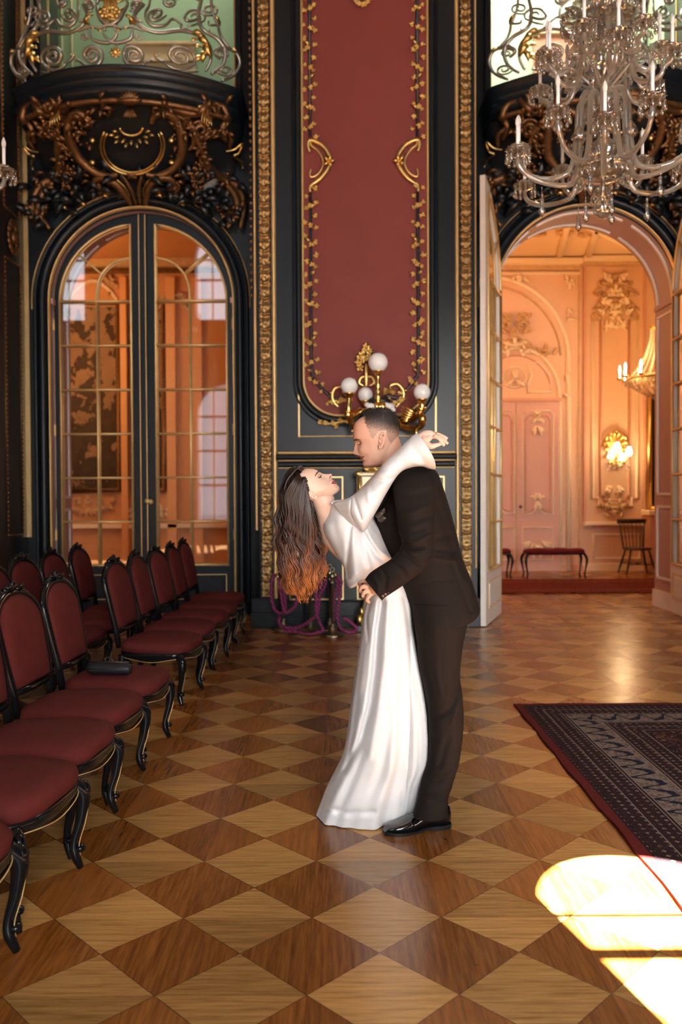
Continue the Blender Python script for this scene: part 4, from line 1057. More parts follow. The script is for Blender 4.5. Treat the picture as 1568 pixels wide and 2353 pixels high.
# ---------------- gilt pedestal behind the couple ----------------
r = empty('gilt_pedestal', (P(846, 1139, 8.15).x, 8.15, 0)); tag(r, 'cream and gilt carved pedestal standing at the wall behind the embracing couple', 'pedestal')
CREAMG = mat('aged_cream_gilding', (.50, .40, .26), .4, .35, nscale=20, namt=.3)
zt = PZ(1139-54, 8.15)
b = MB(); b.box(-.13, .13, -.12, .12, 0, .07); b.build('plinth', BLACKD, r, smooth=False, bevel=.01)
b = MB(); b.lathe([(.10, .07), (.07, .10), (.05, .16), (.075, .20), (.045, .30), (.035, .6), (.05, .95), (.04, 1.0), (.06, 1.2), (.07, zt-.22)], 14)
b.build('shaft', CREAMG, r)
b = MB(); b.box(-.075, .11, -.08, .08, zt-.24, zt-.02); b.box(-.10, .13, -.10, .10, zt-.05, zt); b.build('capital', CREAMG, r, smooth=False, bevel=.018)
b = MB()
for x in (-.095, .12):
    b.ell((x, -.06, zt-.02), (.04, .04, .035), 12, 8); b.tube([(x*.85, -.09, zt-.06), (x*.9, -.09, zt-.24)], .014, 6)
b.ell((-.09, -.05, .12), (.03, .04, .05)); b.ell((-.07, -.06, .2), (.025, .03, .04))
for k in range(7): b.leaf((.03, -.03, zt-.0), (cos(.4+k*.38), -.2, sin(.4+k*.38)), (0, -1, 0), .10, .04, .3, 4)
b.build('gilt_ornaments', GOLD, r)
# ---------------- wall lamp with four opal globes ----------------
LX, LZ = P(843, 930, 8.38).x, P(843, 930, 8.38).z
r = empty('globe_lamp', (LX, PY-.01, LZ)); tag(r, 'gilded wall lamp with four white opal globes and winged griffin arms on the red panel', 'lamp')
def L(x, y, Y): return P(x, y, Y)-Vector((LX, PY-.01, LZ))
GB_ = [(869, 833, 22.5, 8.10), (803, 887, 19.5, 8.0), (840, 907, 17.5, 8.28), (970, 901, 19.5, 7.92)]
for (x, y, rp, Y) in GB_:
    b = MB(); b.ell(L(x, y, Y), rp*Y/1880, 28, 20); g = b.build('globe', OPAL, r)
    b = MB(); c = L(x, y+rp*.9, Y); b.lathe([(.018, -.05), (.05, -.005), (.055, .0), (.05, .012), (.03, .01)], 16, c); b.build('globe_holder', BRASS, g)
b = MB()
def gt(pts, rad, mb=None, n=8):
    c = cr([tuple(L(*p)) for p in pts], len(pts)*7); m = len(c); (mb or b).tube(c, [rad*(.45+.55*sin(pi*(.06+.88*i/(m-1)))) for i in range(m)] if not hasattr(rad, '__len__') else rad, n)
q = L(869, 858, 8.10); b.lathe([(.02, 0), (.014, -.03), (.020, -.10), (.026, -.13), (.014, -.15), (.030, -.17), (.02, -.19), (.03, -.21), (.034, -.25), (.018, -.28), (.024, -.30)], 14, q)
gt([(869, 925, 8.10), (868, 945, 8.2), (850, 960, 8.36)], .04)
b.lathe([(.01, -.06), (.05, -.05), (.055, -.01), (.035, 0), (.055, .02), (.05, .06), (.01, .07)], 14, L(872, 935, 8.12), Matrix.Rotation(pi/2, 3, 'Y'))
b.build('centre_stem', BRASS, r)
b = MB()
for (x, y) in ((852, 934), (897, 934)):
    b.ell(L(x, y, 8.1), (.045, .045, .035), 10, 7); b.ell(L(x+6, y+8, 8.1), (.03, .04, .03), 8, 6); b.ell(L(x-8, y-4, 8.1), (.03, .03, .025), 8, 6)
b.build('porcelain_flowers', PORC, r)
# left griffin arm
b = MB()
gt([(803, 908, 8.0), (803, 925, 8.0), (801, 945, 8.0), (806, 965, 8.05), (815, 985, 8.1), (808, 992, 8.1)], .036); gt([(845, 950, 8.3), (830, 945, 8.2), (815, 955, 8.1), (806, 968, 8.05)], .045)
b.ell(L(802, 930, 8.0), (.03, .03, .04), 10, 7); b.ell(L(800, 952, 8.0), (.038, .035, .05), 10, 7)
for k in range(5):
    p_ = L(812+2*k, 958-3*k, 8.08); b.leaf(p_, (.9, .1, .45-.1*k), (0, -1, .3), .17-.015*k, .05, .25, 5)
b.build('griffin_arm', BRASS, r)
b = MB()
gt([(970, 922, 7.92), (970, 938, 7.93), (965, 952, 7.95), (972, 968, 8.0), (962, 982, 8.1), (945, 985, 8.2), (922, 978, 8.3), (915, 965, 8.36)], .038)
b.ell(L(968, 940, 7.93), (.042, .035, .032), 10, 7); b.ell(L(978, 937, 7.92), (.02, .02, .014), 8, 6); b.ell(L(971, 962, 7.97), (.04, .04, .055), 10, 7)
gt([(958, 985, 8.05), (957, 995, 8.05), (955, 1000, 8.05)], .02)
for k in range(6):
    p_ = L(962-3*k, 962+2*k-4, 8.05); b.leaf(p_, (-.9, .1, .55-.12*k), (0, -1, .3), .20-.015*k, .055, .25, 5)
b.build('griffin_arm', BRASS, r)
b = MB()
gt([(790, 888, 8.36), (770, 893, 8.36), (764, 910, 8.36), (768, 925, 8.36), (778, 935, 8.36)], .024); gt([(882, 905, 8.3), (896, 898, 8.34), (898, 886, 8.36), (914, 883, 8.36), (926, 896, 8.36), (928, 912, 8.36), (920, 925, 8.36), (910, 935, 8.36)], .022)
gt([(842, 865, 8.36), (830, 868, 8.36), (826, 880, 8.36), (836, 887, 8.36)], .020); gt([(842, 865, 8.36), (856, 868, 8.36), (860, 880, 8.36), (850, 887, 8.36)], .020)
gt([(842, 888, 8.36), (842, 860, 8.36), (842, 835, 8.36)], .026)
for (x, y) in ((842, 797), (840, 806), (847, 806), (828, 818), (834, 815), (830, 826), (824, 834), (828, 846), (850, 820), (838, 826)):
    blossom(b, *L(x, y, 8.34), .05)
gt([(740, 972, 8.37), (765, 974, 8.37), (790, 968, 8.36), (800, 972, 8.36)], .018)
for (x, y) in ((736, 970), (748, 972), (764, 972), (782, 966), (772, 980)): blossom(b, *L(x, y, 8.36), .035)
for (x, y, s) in ((768, 905, -1), (766, 925, -1), (926, 900, 1), (922, 920, 1), (890, 900, 1), (784, 903, 1)): b.leaf(L(x, y, 8.36), (s, -.2, .3), (0, -1, 0), .06, .035, .3, 4)
b.build('wall_scrolls', GOLD, r)
b = MB(); b.ell(L(848, 818, 8.35), (.05, .03, .06)); b.ell(L(872, 922, 8.2), (.12, .06, .05)); b.build('dark_boss', BLACKD, r)
# ---------------- benches, windsor chair ----------------
def make_bench(w, lab, x, y):
    r = empty('velvet_bench', (x, y, 0)); tag(r, lab, 'bench', 'dark red benches beyond the doorway'); h = w/2
    b = MB(); rings = []
    for i in range(25):
        u = -1+2*i/24; e = max(.05, (1-abs(u)**10)**.5); rings.append([(u*h, .19*cos(a)*e, .43+.045*e*sin(a)+(.006*sin(u*9) if sin(a) > 0 else -.01)) for a in [2*pi*k/12 for k in range(12)]])
    b.loft(rings); b.build('seat', DARKRED, r)
    b = MB(); b.box(-h+.03, h-.03, -.16, .16, .375, .41); b.build('seat_rail', CHWOOD, r, smooth=False, bevel=.008)
    for sx in (-1, 1):
        for sy in (-1, 1):
            b = MB(); c = cr([(sx*(h-.05), sy*.14, .39, .022), (sx*(h-.01), sy*.16, .30, .024), (sx*(h-.03), sy*.15, .15, .014), (sx*(h-.045), sy*.145, .05, .014), (sx*(h-.03), sy*.155, .003, .016)], 16)
            b.tube([p[:3] for p in c], [p[3] for p in c], 8); b.build('leg', CHWOOD, r)
make_bench(1.01, 'dark red velvet bench in full view before the far double door', (1273.5-784)*13.35/1880, 13.35)
make_bench(1.01, 'dark red velvet bench half hidden by the open white door leaf', (1104-784)*13.35/1880, 13.35)
r = empty('windsor_chair', ((1465-784)*13.9/1880, 13.9, 0), 0); tag(r, 'dark spindle back wooden chair standing at the far wall near the mantel', 'chair')
b = MB(); b.lathe([(.02, .40), (.23, .405), (.245, .42), (.235, .44), (.02, .435)], 24); b.map(lambda v: Vector((v.x, v.y*.92, v.z))); b.build('seat', DWOOD, r)
for sx in (-1, 1):
    for sy in (-1, 1):
        b = MB(); b.tube([(sx*.15, sy*.13, .41), (sx*.20, sy*.17, .2), (sx*.25, sy*.21, .003)], [.015, .021, .012], 8); b.build('leg', DWOOD, r)
b = MB()
for sy in (-1, 1): b.tube([(-.21, sy*.18, .17), (.21, sy*.18, .17)], .010, 6)
b.tube([(0, -.18, .17), (0, .18, .17)], .010, 6); b.build('stretchers', DWOOD, r)
for k in range(7):
    u = -1+k/3; b = MB(); b.tube([(u*.17, .18, .43), (u*.215, .25, .86)], .008 if abs(u) < .9 else .014, 6); b.build('spindle', DWOOD, r)
b = MB(); b.tube([(u*.25, .25+.02*u*u, .885) for u in (-1, -.5, 0, .5, 1)], .042, 8, flat=.35); b.build('top_rail', DWOOD, r)
# ---------------- sconce and chandelier of the far room ----------------
q = P(1413, 1040, FY); r = empty('crystal_sconce', (q.x, FY-.03, q.z)); tag(r, 'gilded wall sconce with lit shades and crystal drops on the far wall', 'lamp')
b = MB(); b.ell((0, -.0, .05), (.16, .03, .26), 16, 12)
for k in range(14):
    a = 2*pi*k/14; b.leaf((.12*cos(a), -.03, .05+.22*sin(a)), (cos(a), -.3, sin(a)), (0, -1, 0), .13, .08, .3, 4)
b.tube([(-.22, -.03, .1), (-.16, -.05, .28), (0, -.05, .38), (.16, -.05, .28), (.22, -.03, .1)], .03, 6)
b.build('backplate', GOLD, r)
BS = emis('lit_sconce_shade', (1, .80, .52), 11)
for x, z, Y in ((-.15, -.06, -.22), (.15, -.02, -.22), (0, .10, -.12), (.02, -.1, -.28), (.2, .02, -.14)):
    b = MB(); b.tube([(0, -.02, -.1), (x*.6, Y, z-.16), (x, Y, z-.08)], .012, 6); a = b.build('arm', GOLD, r)
    b = MB(); b.lathe([(.055, -.05), (.03, .07), (.005, .075)], 10, (x, Y, z)); b.build('shade', BS, a)
b = MB(); rnd = random.Random(5)
for k in range(60): b.ell((rnd.uniform(-.2, .2), rnd.uniform(-.28, -.1), -.12-rnd.random()*.22), (.010, .010, .018), 6, 4)
b.build('crystal_drops', CRYS, r)
light('sconce_glow', 'POINT', (q.x+.02, FY-.42, q.z-.02), 26, (1, .66, .34), shadow_soft_size=.12)
q = P(1518, 870, 12.4); r = empty('small_crystal_chandelier', (q.x, 12.4, q.z)); tag(r, 'lit crystal chandelier of the far room, half hidden by the right jamb', 'chandelier')
b = MB(); b.lathe([(.46, -.02), (.50, 0), (.46, .03)], 32); b.lathe([(.16, .75), (.18, .78), (.16, .8)], 16); b.tube([(0, 0, -.3), (0, 0, 2.2)], .015, 6); b.build('brass_hoop', GOLD, r)
b = MB()
for k in range(22):
    a = 2*pi*k/22
    for i in range(22):
        t = i/21; rr = lerp(.14, .46, t**2.0); b.ell((rr*cos(a), rr*sin(a), .75-.75*t), .013, 5, 3)
for k in range(22):
    a = 2*pi*k/22
    for i in range(12):
        t = i/11; rr = lerp(.46, .08, t**1.5); b.ell((rr*cos(a), rr*sin(a), -.04-.26*t), .013, 5, 3)
for k in range(44):
    a = 2*pi*k/44; b.ell((.5*cos(a), .5*sin(a), -.06), (.013, .013, .035), 5, 4)
b.ell((0, 0, -.34), .05, 10, 8); b.build('bead_strings', CRYS, r)['kind'] = 'stuff'
for k in range(12):
    a = 2*pi*k/12+.2; b = MB(); b.tube([(.45*cos(a), .45*sin(a), 0), (.54*cos(a), .54*sin(a), -.05), (.58*cos(a), .58*sin(a), .02)], .010, 6); b.lathe([(.01, 0), (.05, .02), (.05, .03)], 8, (.58*cos(a), .58*sin(a), 0)); o = b.build('arm', GOLD, r)
    b = MB(); b.lathe([(.012, .03), (.012, .13), (.018, .15), (.016, .19), (.002, .23)], 8, (.58*cos(a), .58*sin(a), 0)); b.build('candle_bulb', BULB, o)
# ---------------- great crystal chandelier ----------------
CANDLE = mat('white_candle_tube', (.80, .80, .80), .35); BULBF = mat('frosted_unlit_bulb', (.62, .60, .58), .15)
def ribbed(b, prof, n, c=(0, 0, 0), rib=.08, nr=12): b.lathe(prof, n, c, None, rib, nr)
def make_arm(R, z0, zc, sag, name='candle_arm', ncan=1, rad=.0155):
    """arm in the +x direction: root at the stem at height z0, cup at radius R and height zc"""
    b = MB(); zb = zc-sag; pts = [(.04, 0, z0), (.085, 0, z0+.055), (.14, 0, z0+.01), (.155, 0, (z0+zb)/2+.02), (.19, 0, zb+.045), (.27, 0, zb), ((.27+R)/2, 0, zb+.012), (R-.045, 0, zb+.055), (R-.004, 0, lerp(zb, zc, .62)), (R, 0, zc-.03)]
    c = cr(pts, 34); b.tube(c, [rad*(1.15-.3*i/33) for i in range(34)], 8); arm = b.build(name, ARMG)
    b = MB(); ribbed(b, [(.012, -.035), (.022, -.02), (.05, -.010), (.066, .012), (.072, .016), (.06, .010), (.03, -.002), (.012, .002)], 36, (R, 0, zc), .09, 12)
    ribbed(b, [(.012, .0), (.026, .012), (.034, .038), (.030, .04), (.014, .02)], 24, (R, 0, zc), .12, 8); cup = b.build('drip_cup', CRYS, arm)
    b = MB(); b.lathe([(.010, .02), (.0105, .150), (.008, .152)], 12, (R, 0, zc)); b.build('candle', CANDLE, arm)
    b = MB(); b.lathe([(.009, .15), (.0145, .17), (.014, .185), (.008, .205), (.002, .218)], 12, (R, 0, zc)); b.build('bulb', BULBF, arm)
    b = MB(); b.lathe([(.015, .012), (.017, .028), (.013, .03)], 10, (R, 0, zc)); b.build('candle_socket', BRONZE, arm)
    b = MB()
    for k in range(11):
        a = 2*pi*k/11; x, y = R+.068*cos(a), .068*sin(a); l = .006*(k % 2)
        b.ell((x, y, zc-.004), .0055, 6, 4); b.lathe([(.001, -.012), (.005, -.024), (.0125, -.044), (.011, -.056), (.001, -.064)], 6, (x, y, zc-l))
    b.build('pendants', CRYS, arm)
    return arm
def make_chandelier(cx, cy, lab):
    r = empty('crystal_chandelier', (cx, cy, 3.0)); tag(r, lab, 'chandelier', 'crystal chandeliers of the hall')
    Z = 0
    def piece(nm, prof, rib=.05, nr=16, n=48):
        b = MB(); ribbed(b, prof, n, (0, 0, 0), rib, nr); return b.build(nm, CRYS, r)
    # the stem, from the bottom finial up (z above 3.0)
    piece('finial_ball', [(.004, .02), (.03, .03), (.055, .06), (.062, .09), (.052, .12), (.028, .16), (.014, .21), (.012, .25)], .04, 12)
    piece('lower_bowl', [(.012, .24), (.06, .25), (.14, .275), (.17, .31), (.175, .33), (.15, .31), (.04, .29)], .05, 20)
    piece('stem_knop', [(.03, .33), (.05, .37), (.085, .42), (.075, .47), (.035, .50), (.03, .53), (.06, .56), (.075, .60), (.06, .65), (.035, .68)], .05, 14)
    piece('arm_hub', [(.03, .66), (.10, .67), (.115, .70), (.10, .73), (.05, .76), (.045, .80)], .08, 12)
    piece('stem_globe', [(.03, .80), (.06, .83), (.12, .88), (.145, .95), (.135, 1.02), (.09, 1.07), (.04, 1.10), (.03, 1.13)], .03, 24)
    piece('upper_bowl', [(.03, 1.10), (.10, 1.12), (.20, 1.16), (.24, 1.22), (.245, 1.25), (.21, 1.22), (.05, 1.18)], .05, 24)
    piece('upper_stem', [(.03, 1.18), (.05, 1.24), (.07, 1.30), (.045, 1.36), (.03, 1.42), (.05, 1.47), (.085, 1.54), (.10, 1.62), (.095, 1.72), (.06, 1.80), (.03, 1.86)], .05, 14)
    b = MB(); b.tube([(0, 0, .06), (0, 0, 6.5)], .007, 8); b.build('centre_rod', OLDBRASS, r)
    for nm, Rr, z, n in (('lower_fringe', .172, .325, 26), ('upper_fringe', .242, 1.245, 34), ('hub_fringe', .112, .70, 16)):
        b = MB()
        for k in range(n):
            a = 2*pi*k/n; b.ell((Rr*cos(a), Rr*sin(a), z-.01), .006, 6, 4); b.lathe([(.001, -.02), (.006, -.032), (.0145, -.054), (.012, -.068), (.001, -.078)], 6, (Rr*cos(a), Rr*sin(a), z))
        b.build(nm, CRYS, r)
    # lower tier: 12 arms in two heights, upper tier: 10 arms
    def place(proto, angs, z=0):
        for i, a in enumerate(angs):
            o = proto if i == 0 else copy_tree(proto)
            o.parent = r; o.rotation_euler = (0, 0, a)
    place(make_arm(.56, .72, .37, .17), [2*pi*(k+.22)/6 for k in range(6)])
    place(make_arm(.50, .70, .50, .20), [2*pi*(k+.72)/6 for k in range(6)])
    place(make_arm(.40, 1.20, .90, .13), [2*pi*(k+.4)/6 for k in range(6)])
    place(make_arm(.33, 1.24, 1.02, .12), [2*pi*(k+.9)/6 for k in range(6)])
    # curled glass feathers
    for z, R0, n, nm in ((.80, .13, 8, 'glass_scroll'), (1.30, .15, 8, 'glass_scroll')):
        p = None
        for k in range(n):
            if p is None:
                b = MB(); c = cr([(.05, 0, z), (.12, 0, z+.06), (.20, 0, z+.12), (.27, 0, z+.10), (.28, 0, z+.04), (.24, 0, z+.02), (.22, 0, z+.06), (.245, 0, z+.08)], 32)
                b.tube(c, .0085, 6); p = o = b.build(nm, ARMG, r)
            else: o = p.copy(); COL.objects.link(o)
            o.rotation_euler = (0, 0, 2*pi*(k+.1)/n)
    # long hanging prisms
    for (R, z, n) in ((.36, .17, 5), (.10, .12, 3), (.30, .80, 5)):
        p = None
        for k in range(n):
            if p is None:
                b = MB(); b.tube([(R, 0, z+.07), (R, 0, z+.02)], .002, 4); b.ell((R, 0, z+.02), .009, 8, 5)
                b.lathe([(.001, 0), (.010, -.01), (.013, -.04), (.008, -.06), (.022, -.085), (.020, -.10), (.002, -.125)], 8, (R, 0, z+.01)); p = o = b.build('long_prism', CRYS, r)
            else: o = p.copy(); COL.objects.link(o)
            o.rotation_euler = (0, 0, 2*pi*(k+.35)/n)
    for z, R, n in ((.52, .17, 6), (1.0, .20, 6)):
        p = None
        for k in range(n):
            if p is None:
                b = MB(); ribbed(b, [(.004, .05), (.012, .03), (.03, .0), (.042, -.03), (.030, -.05), (.004, -.06)], 24, (R, 0, z), .14, 8); p = o = b.build('glass_bell', CRYS, r)
            else: o = p.copy(); COL.objects.link(o)
            o.rotation_euler = (0, 0, 2*pi*(k+.3)/n)
    return r
ch = make_chandelier(1.60, 5.0, 'large crystal chandelier with white candle tubes hanging at the upper right')
c = copy_tree(ch); c.location.x = -2.63; c['label'] = 'second crystal chandelier, only its outermost cup showing at the left edge'
# ---------------- the couple ----------------
def toimg(p):
    d = Vector(p)-CAM; z = d.dot(fw); return (784+FPX*d.dot(rt)/z, 1176.5-FPX*d.dot(up)/z)
def strip(secs, n=40, m=48, cap=True, fold=None, p=2.0, mb=None):
    """closed surface through sections (xa, ya, xb, yb, depth, half thickness): a-b is the seen width"""
    c = cr([tuple(map(float, s)) for s in secs], n); rings = []
    for i, (xa, ya, xb, yb, Y, T) in enumerate(c):
        A, B = P(xa, ya, Y), P(xb, yb, Y); C_ = (A+B)/2; U = (B-A)/2; ring = []
        for k in range(m):
            a = 2*pi*k/m; x, y = cos(a), sin(a); e = (abs(x)**p+abs(y)**p)**(-1/p); f = fold(i/(n-1), a) if fold else 0
            ring.append(C_+U*(x*e*(1+f*.25))+Vector((0, -max(T, .003)*y*e*(1+f), 0)))
        rings.append(ring)
    b = mb or MB(); b.loft(rings, cap); return b
def crease(mb, lines, yc=9):
    """press folds (polyline in picture coordinates, width px, depth m) into the near side"""
    for i, v in enumerate(mb.v):
        if v[1] > yc: continue
        x, y = toimg(v); dy = 0
        for (pts, w, dep) in lines:
            best = 1e9
            for (ax, ay), (bx2, by) in zip(pts, pts[1:]):
                dx, dyy = bx2-ax, by-ay; t = max(0, min(1, ((x-ax)*dx+(y-ay)*dyy)/(dx*dx+dyy*dyy))); d = hypot(x-ax-t*dx, y-ay-t*dyy)
                if d < best: best = d; tt = t
            if best < 3*w: dy += dep*math.exp(-(best/w)**2)
        if dy: mb.v[i] = (v[0], v[1]+dy, v[2])
    return mb
def wrinkle(mb, amp, fx, fz, seed=0):
    from mathutils import noise
    for i, v in enumerate(mb.v):
        q = Vector((v[0]*fx+seed, v[1]*fx, v[2]*fz)); mb.v[i] = tuple(Vector(v)+Vector((.3, -1, .2))*amp*noise.noise(q))
    return mb
def ptube(mb, pts, rad, n=10, m=6):
    c = cr([tuple(P(*p[:3]))+(p[3],) for p in [q if len(q) > 3 else q+(rad,) for q in pts]], len(pts)*m)
    mb.tube([p[:3] for p in c], [max(.001, p[3]) for p in c], n)
def head(secs, nd, Yc, dents=(), n=110, m=96, ex=.88):
    """head from slices: F front point, B back point, nose height N px along nd, half width, nose width"""
    c = cr([tuple(map(float, s)) for s in secs], n); rings = []; sc = Yc/FPX
    for (fx, fy, bx2, by, N, w, sg) in c:
        F, B = P(fx, fy, Yc), P(bx2, by, Yc); ring = []
        for k in range(m):
            a = 2*pi*k/m; t = (1-cos(a))/2; lat = math.copysign(abs(sin(a))**ex, sin(a))*w
            tt = t**1.0; q = F.lerp(B, tt)
            nz = N*math.exp(-(lat/max(.006, sg))**2)*(1 if t < .5 else 0)
            q = q+Vector((nd[0], 0, -nd[1]))*(nz*sc); ring.append(Vector((q.x, Yc-lat, q.z)))
        rings.append(ring)
    b = MB(); b.loft(rings)
    for i, v in enumerate(b.v):
        x, y = toimg((v[0], Yc, v[2])); lat = abs(v[1]-Yc); dv = Vector((0, 0, 0))
        for (cx, cy, cl, r, rl, dep) in dents:
            g = math.exp(-((x-cx)**2+(y-cy)**2)/r**2-((lat-cl)/rl)**2); dv += Vector((-nd[0], 0, nd[1]))*dep*g
            dv.y += (1 if v[1] < Yc else -1)*dep*g*.6
        b.v[i] = tuple(Vector(v)+dv)
    return b
def ear(mb, cx, cy, h, w, ang, Y, side=-1):
    """ear seen from the side: rim, fold, lobe"""
    ca, sa = cos(ang), sin(ang); T = lambda u, v, d: (cx+u*w*ca-v*h*sa, cy+u*w*sa+v*h*ca, Y+d)
    rim = [(-.55, -.25), (-.35, -.75), (.1, -.98), (.6, -.8), (.85, -.3), (.75, .2), (.4, .6), (.05, .95), (-.35, .9), (-.5, .5)]
    ptube(mb, [T(u, v, -.010)+(.0042,) for u, v in rim], .004, 8, 4)
    ptube(mb, [T(.05, -.55, -.006)+(.003,), T(.4, -.25, -.009)+(.004,), T(.35, .15, -.008)+(.004,), T(-.05, .45, -.006)+(.003,)], .003, 8, 5)
    mb.ell(P(*T(.05, .05, .004)), (w*Y/FPX*.75, .008, h*Y/FPX*.85), 14, 10, Matrix.Rotation(-ang, 3, 'Y'))
    mb.ell(P(*T(-.2, .78, -.006)), (.006, .005, .007), 10, 8); mb.ell(P(*T(-.5, .15, -.006)), (.0035, .005, .006), 8, 6)
def skin_mat(name, col, col2):
    m = NT(name); f = m.noise(m.obj(), 14, 4); m.p(Base_Color=m.mix(f, c4(col), c4(col2)), Roughness=.5, Subsurface_Weight=.12, Specular_IOR_Level=.35)
    m.s = m.b.inputs['Subsurface Radius']; m.s.default_value = (1, .35, .2); m.b.inputs['Subsurface Scale'].default_value = .008
    m.bump(m.noise(m.obj(), 420, 2), .10, .0008); return m.m
def remeshed(mb, name, m, parent=None, vox=.0032, it=3):
    o = mb.build(name, m, parent); r = o.modifiers.new('r', 'REMESH'); r.mode = 'VOXEL'; r.voxel_size = vox; r.use_smooth_shade = True
    s = o.modifiers.new('s', 'SMOOTH'); s.iterations = it; s.factor = .5; return o
SKM = skin_mat('skin_man', (.50, .275, .195), (.58, .345, .26)); SKW = skin_mat('skin_woman', (.60, .385, .29), (.66, .45, .355))
LIPM = mat('lips_man', (.40, .12, .09), .45); LIPW = mat('lips_woman', (.36, .045, .035), .3); DARKH = mat('dark_lash', (.02, .012, .010), .7)
SUIT = mat('black_brown_suit_cloth', (.0085, .0062, .0055), .85, nscale=300, namt=.25, bump=.25, bscale=900, bdist=.0008, Specular_IOR_Level=.12)
SATIN = mat('white_satin', (.57, .575, .59), .38, bump=.05, bscale=600, bdist=.0006, Sheen_Weight=.15)
# ======== man ========
YM = 3.33
mh = [(852, 947, 884, 946, 0, .028, .01), (834, 956, 902, 954, 0, .056, .01), (820, 966, 911, 966, 0, .069, .01), (814, 976, 915, 977, 0, .0755, .01), (812, 988, 916, 990, 0, .078, .01),
      (811.5, 1000, 914, 1003, 0, .077, .01), (812, 1008, 912, 1011, .6, .0755, .02), (816, 1013, 911, 1017, 2.6, .0735, .010), (820, 1018, 910, 1022, 3.6, .072, .008), (821, 1026, 909, 1028, 6.0, .0705, .009),
      (822, 1034, 907, 1034, 8.6, .069, .010), (824, 1040, 905, 1040, 12, .067, .012), (826, 1044, 903, 1044, 12.5, .0655, .015), (827.5, 1047.2, 901, 1047, 7, .064, .014), (828.3, 1049.5, 899, 1049.5, .8, .0625, .010), (829.5, 1052, 897, 1052, 0, .060, .01),
      (830.6, 1056, 894, 1056, 0, .058, .01), (834, 1060, 890, 1060, 0, .054, .01), (833.8, 1066, 885, 1065, 0, .047, .01), (835.5, 1071, 878, 1069.5, 0, .038, .01), (842, 1075, 868, 1073.5, 0, .018, .01)]
M_D = [(822, 1019, .032, 7, .014, .009), (826, 1038, .045, 9, .02, -.003), (841, 1051, .045, 6, .02, .0035)]
man = empty('person', (.42, YM, 0)); tag(man, 'man in a black suit with short dark hair bending over the woman, holding her waist', 'person')
MO = -Vector((.42, YM, 0))
def off(mb, o=None): mb.map(lambda v: v+(MO if o is None else o)); return mb
hb = head(mh, (-1, 0), YM, M_D); bod = MB(); bod.join(hb)
strip([(858, 1020, 912, 995, YM, .050), (862, 1045, 919, 1012, YM, .055), (871, 1065, 925, 1028, YM, .057), (886, 1085, 945, 1052, YM, .07), (905, 1115, 985, 1085, YM, .14), (900, 1160, 1005, 1145, YM, .17), (905, 1230, 1025, 1220, YM, .16), (925, 1300, 1040, 1290, YM, .12), (965, 1380, 1060, 1375, YM, .10), (975, 1420, 1055, 1425, YM, .09)], 60, 40, mb=bod)
ear(bod, 877, 1013, 18.5, 8.5, .12, YM-.076)
ear(bod, 877, 1013, 18.5, 8.5, .12, YM+.080)
for Y, o in ((YM-.09, 0), (YM+.10, 6)):
    ptube(bod, [(1015+o, 1400, Y, .07), (1014+o, 1520, Y, .052), (1022+o, 1620, Y, .042), (1022+o, 1720, Y, .038), (1000+o, 1820, Y, .032), (995+o, 1865, Y, .030)], .05, 14)
    ptube(bod, [(1000+o, 1862, Y, .028), (998+o, 1876, Y-.002, .022)], .03, 12)
# near arm and the hand on her back
ptube(bod, [(955, 1110, 3.14, .05), (955, 1180, 3.09, .045), (957, 1255, 3.07, .042), (945, 1298, 3.06, .040), (905, 1325, 3.06, .034), (868, 1345, 3.08, .027), (856, 1350, 3.09, .026)], .04, 14)
ptube(bod, [(862, 1350, 3.09, .024), (853, 1349, 3.10, .025), (846, 1349, 3.12, .020), (842, 1348, 3.15, .014)], .03, 14)
for q in ([(848, 1336, 3.09), (834, 1335, 3.10), (826, 1341, 3.13), (830, 1346, 3.18)], [(847, 1346, 3.08), (833, 1349, 3.08), (827, 1357, 3.10), (833, 1362, 3.14)],
          [(850, 1356, 3.085), (838, 1361, 3.08), (834, 1369, 3.10), (840, 1372, 3.13)], [(857, 1362, 3.09), (849, 1369, 3.085), (844, 1378, 3.095), (849, 1384, 3.12)]):
    ptube(bod, [q[0]+(.0095,), q[1]+(.0080,), q[2]+(.0074,), q[3]+(.0060,)], .01, 10, 6)
# far arm reaching behind her
ptube(bod, [(950, 1120, 3.52, .05), (930, 1200, 3.58, .045), (900, 1260, 3.58, .04), (860, 1275, 3.53, .032), (830, 1280, 3.50, .026), (812, 1282, 3.48, .022)], .04, 14)
for k in range(4): ptube(bod, [(818, 1274+k*7, 3.49, .010), (802, 1270+k*8, 3.46, .0095), (795, 1272+k*8, 3.42, .008)], .009, 8)
ptube(bod, [(822, 1270, 3.48, .011), (815, 1258, 3.45, .009)], .01, 8)
off(bod); body = remeshed(bod, 'body', SKM, man, .0028, 2)
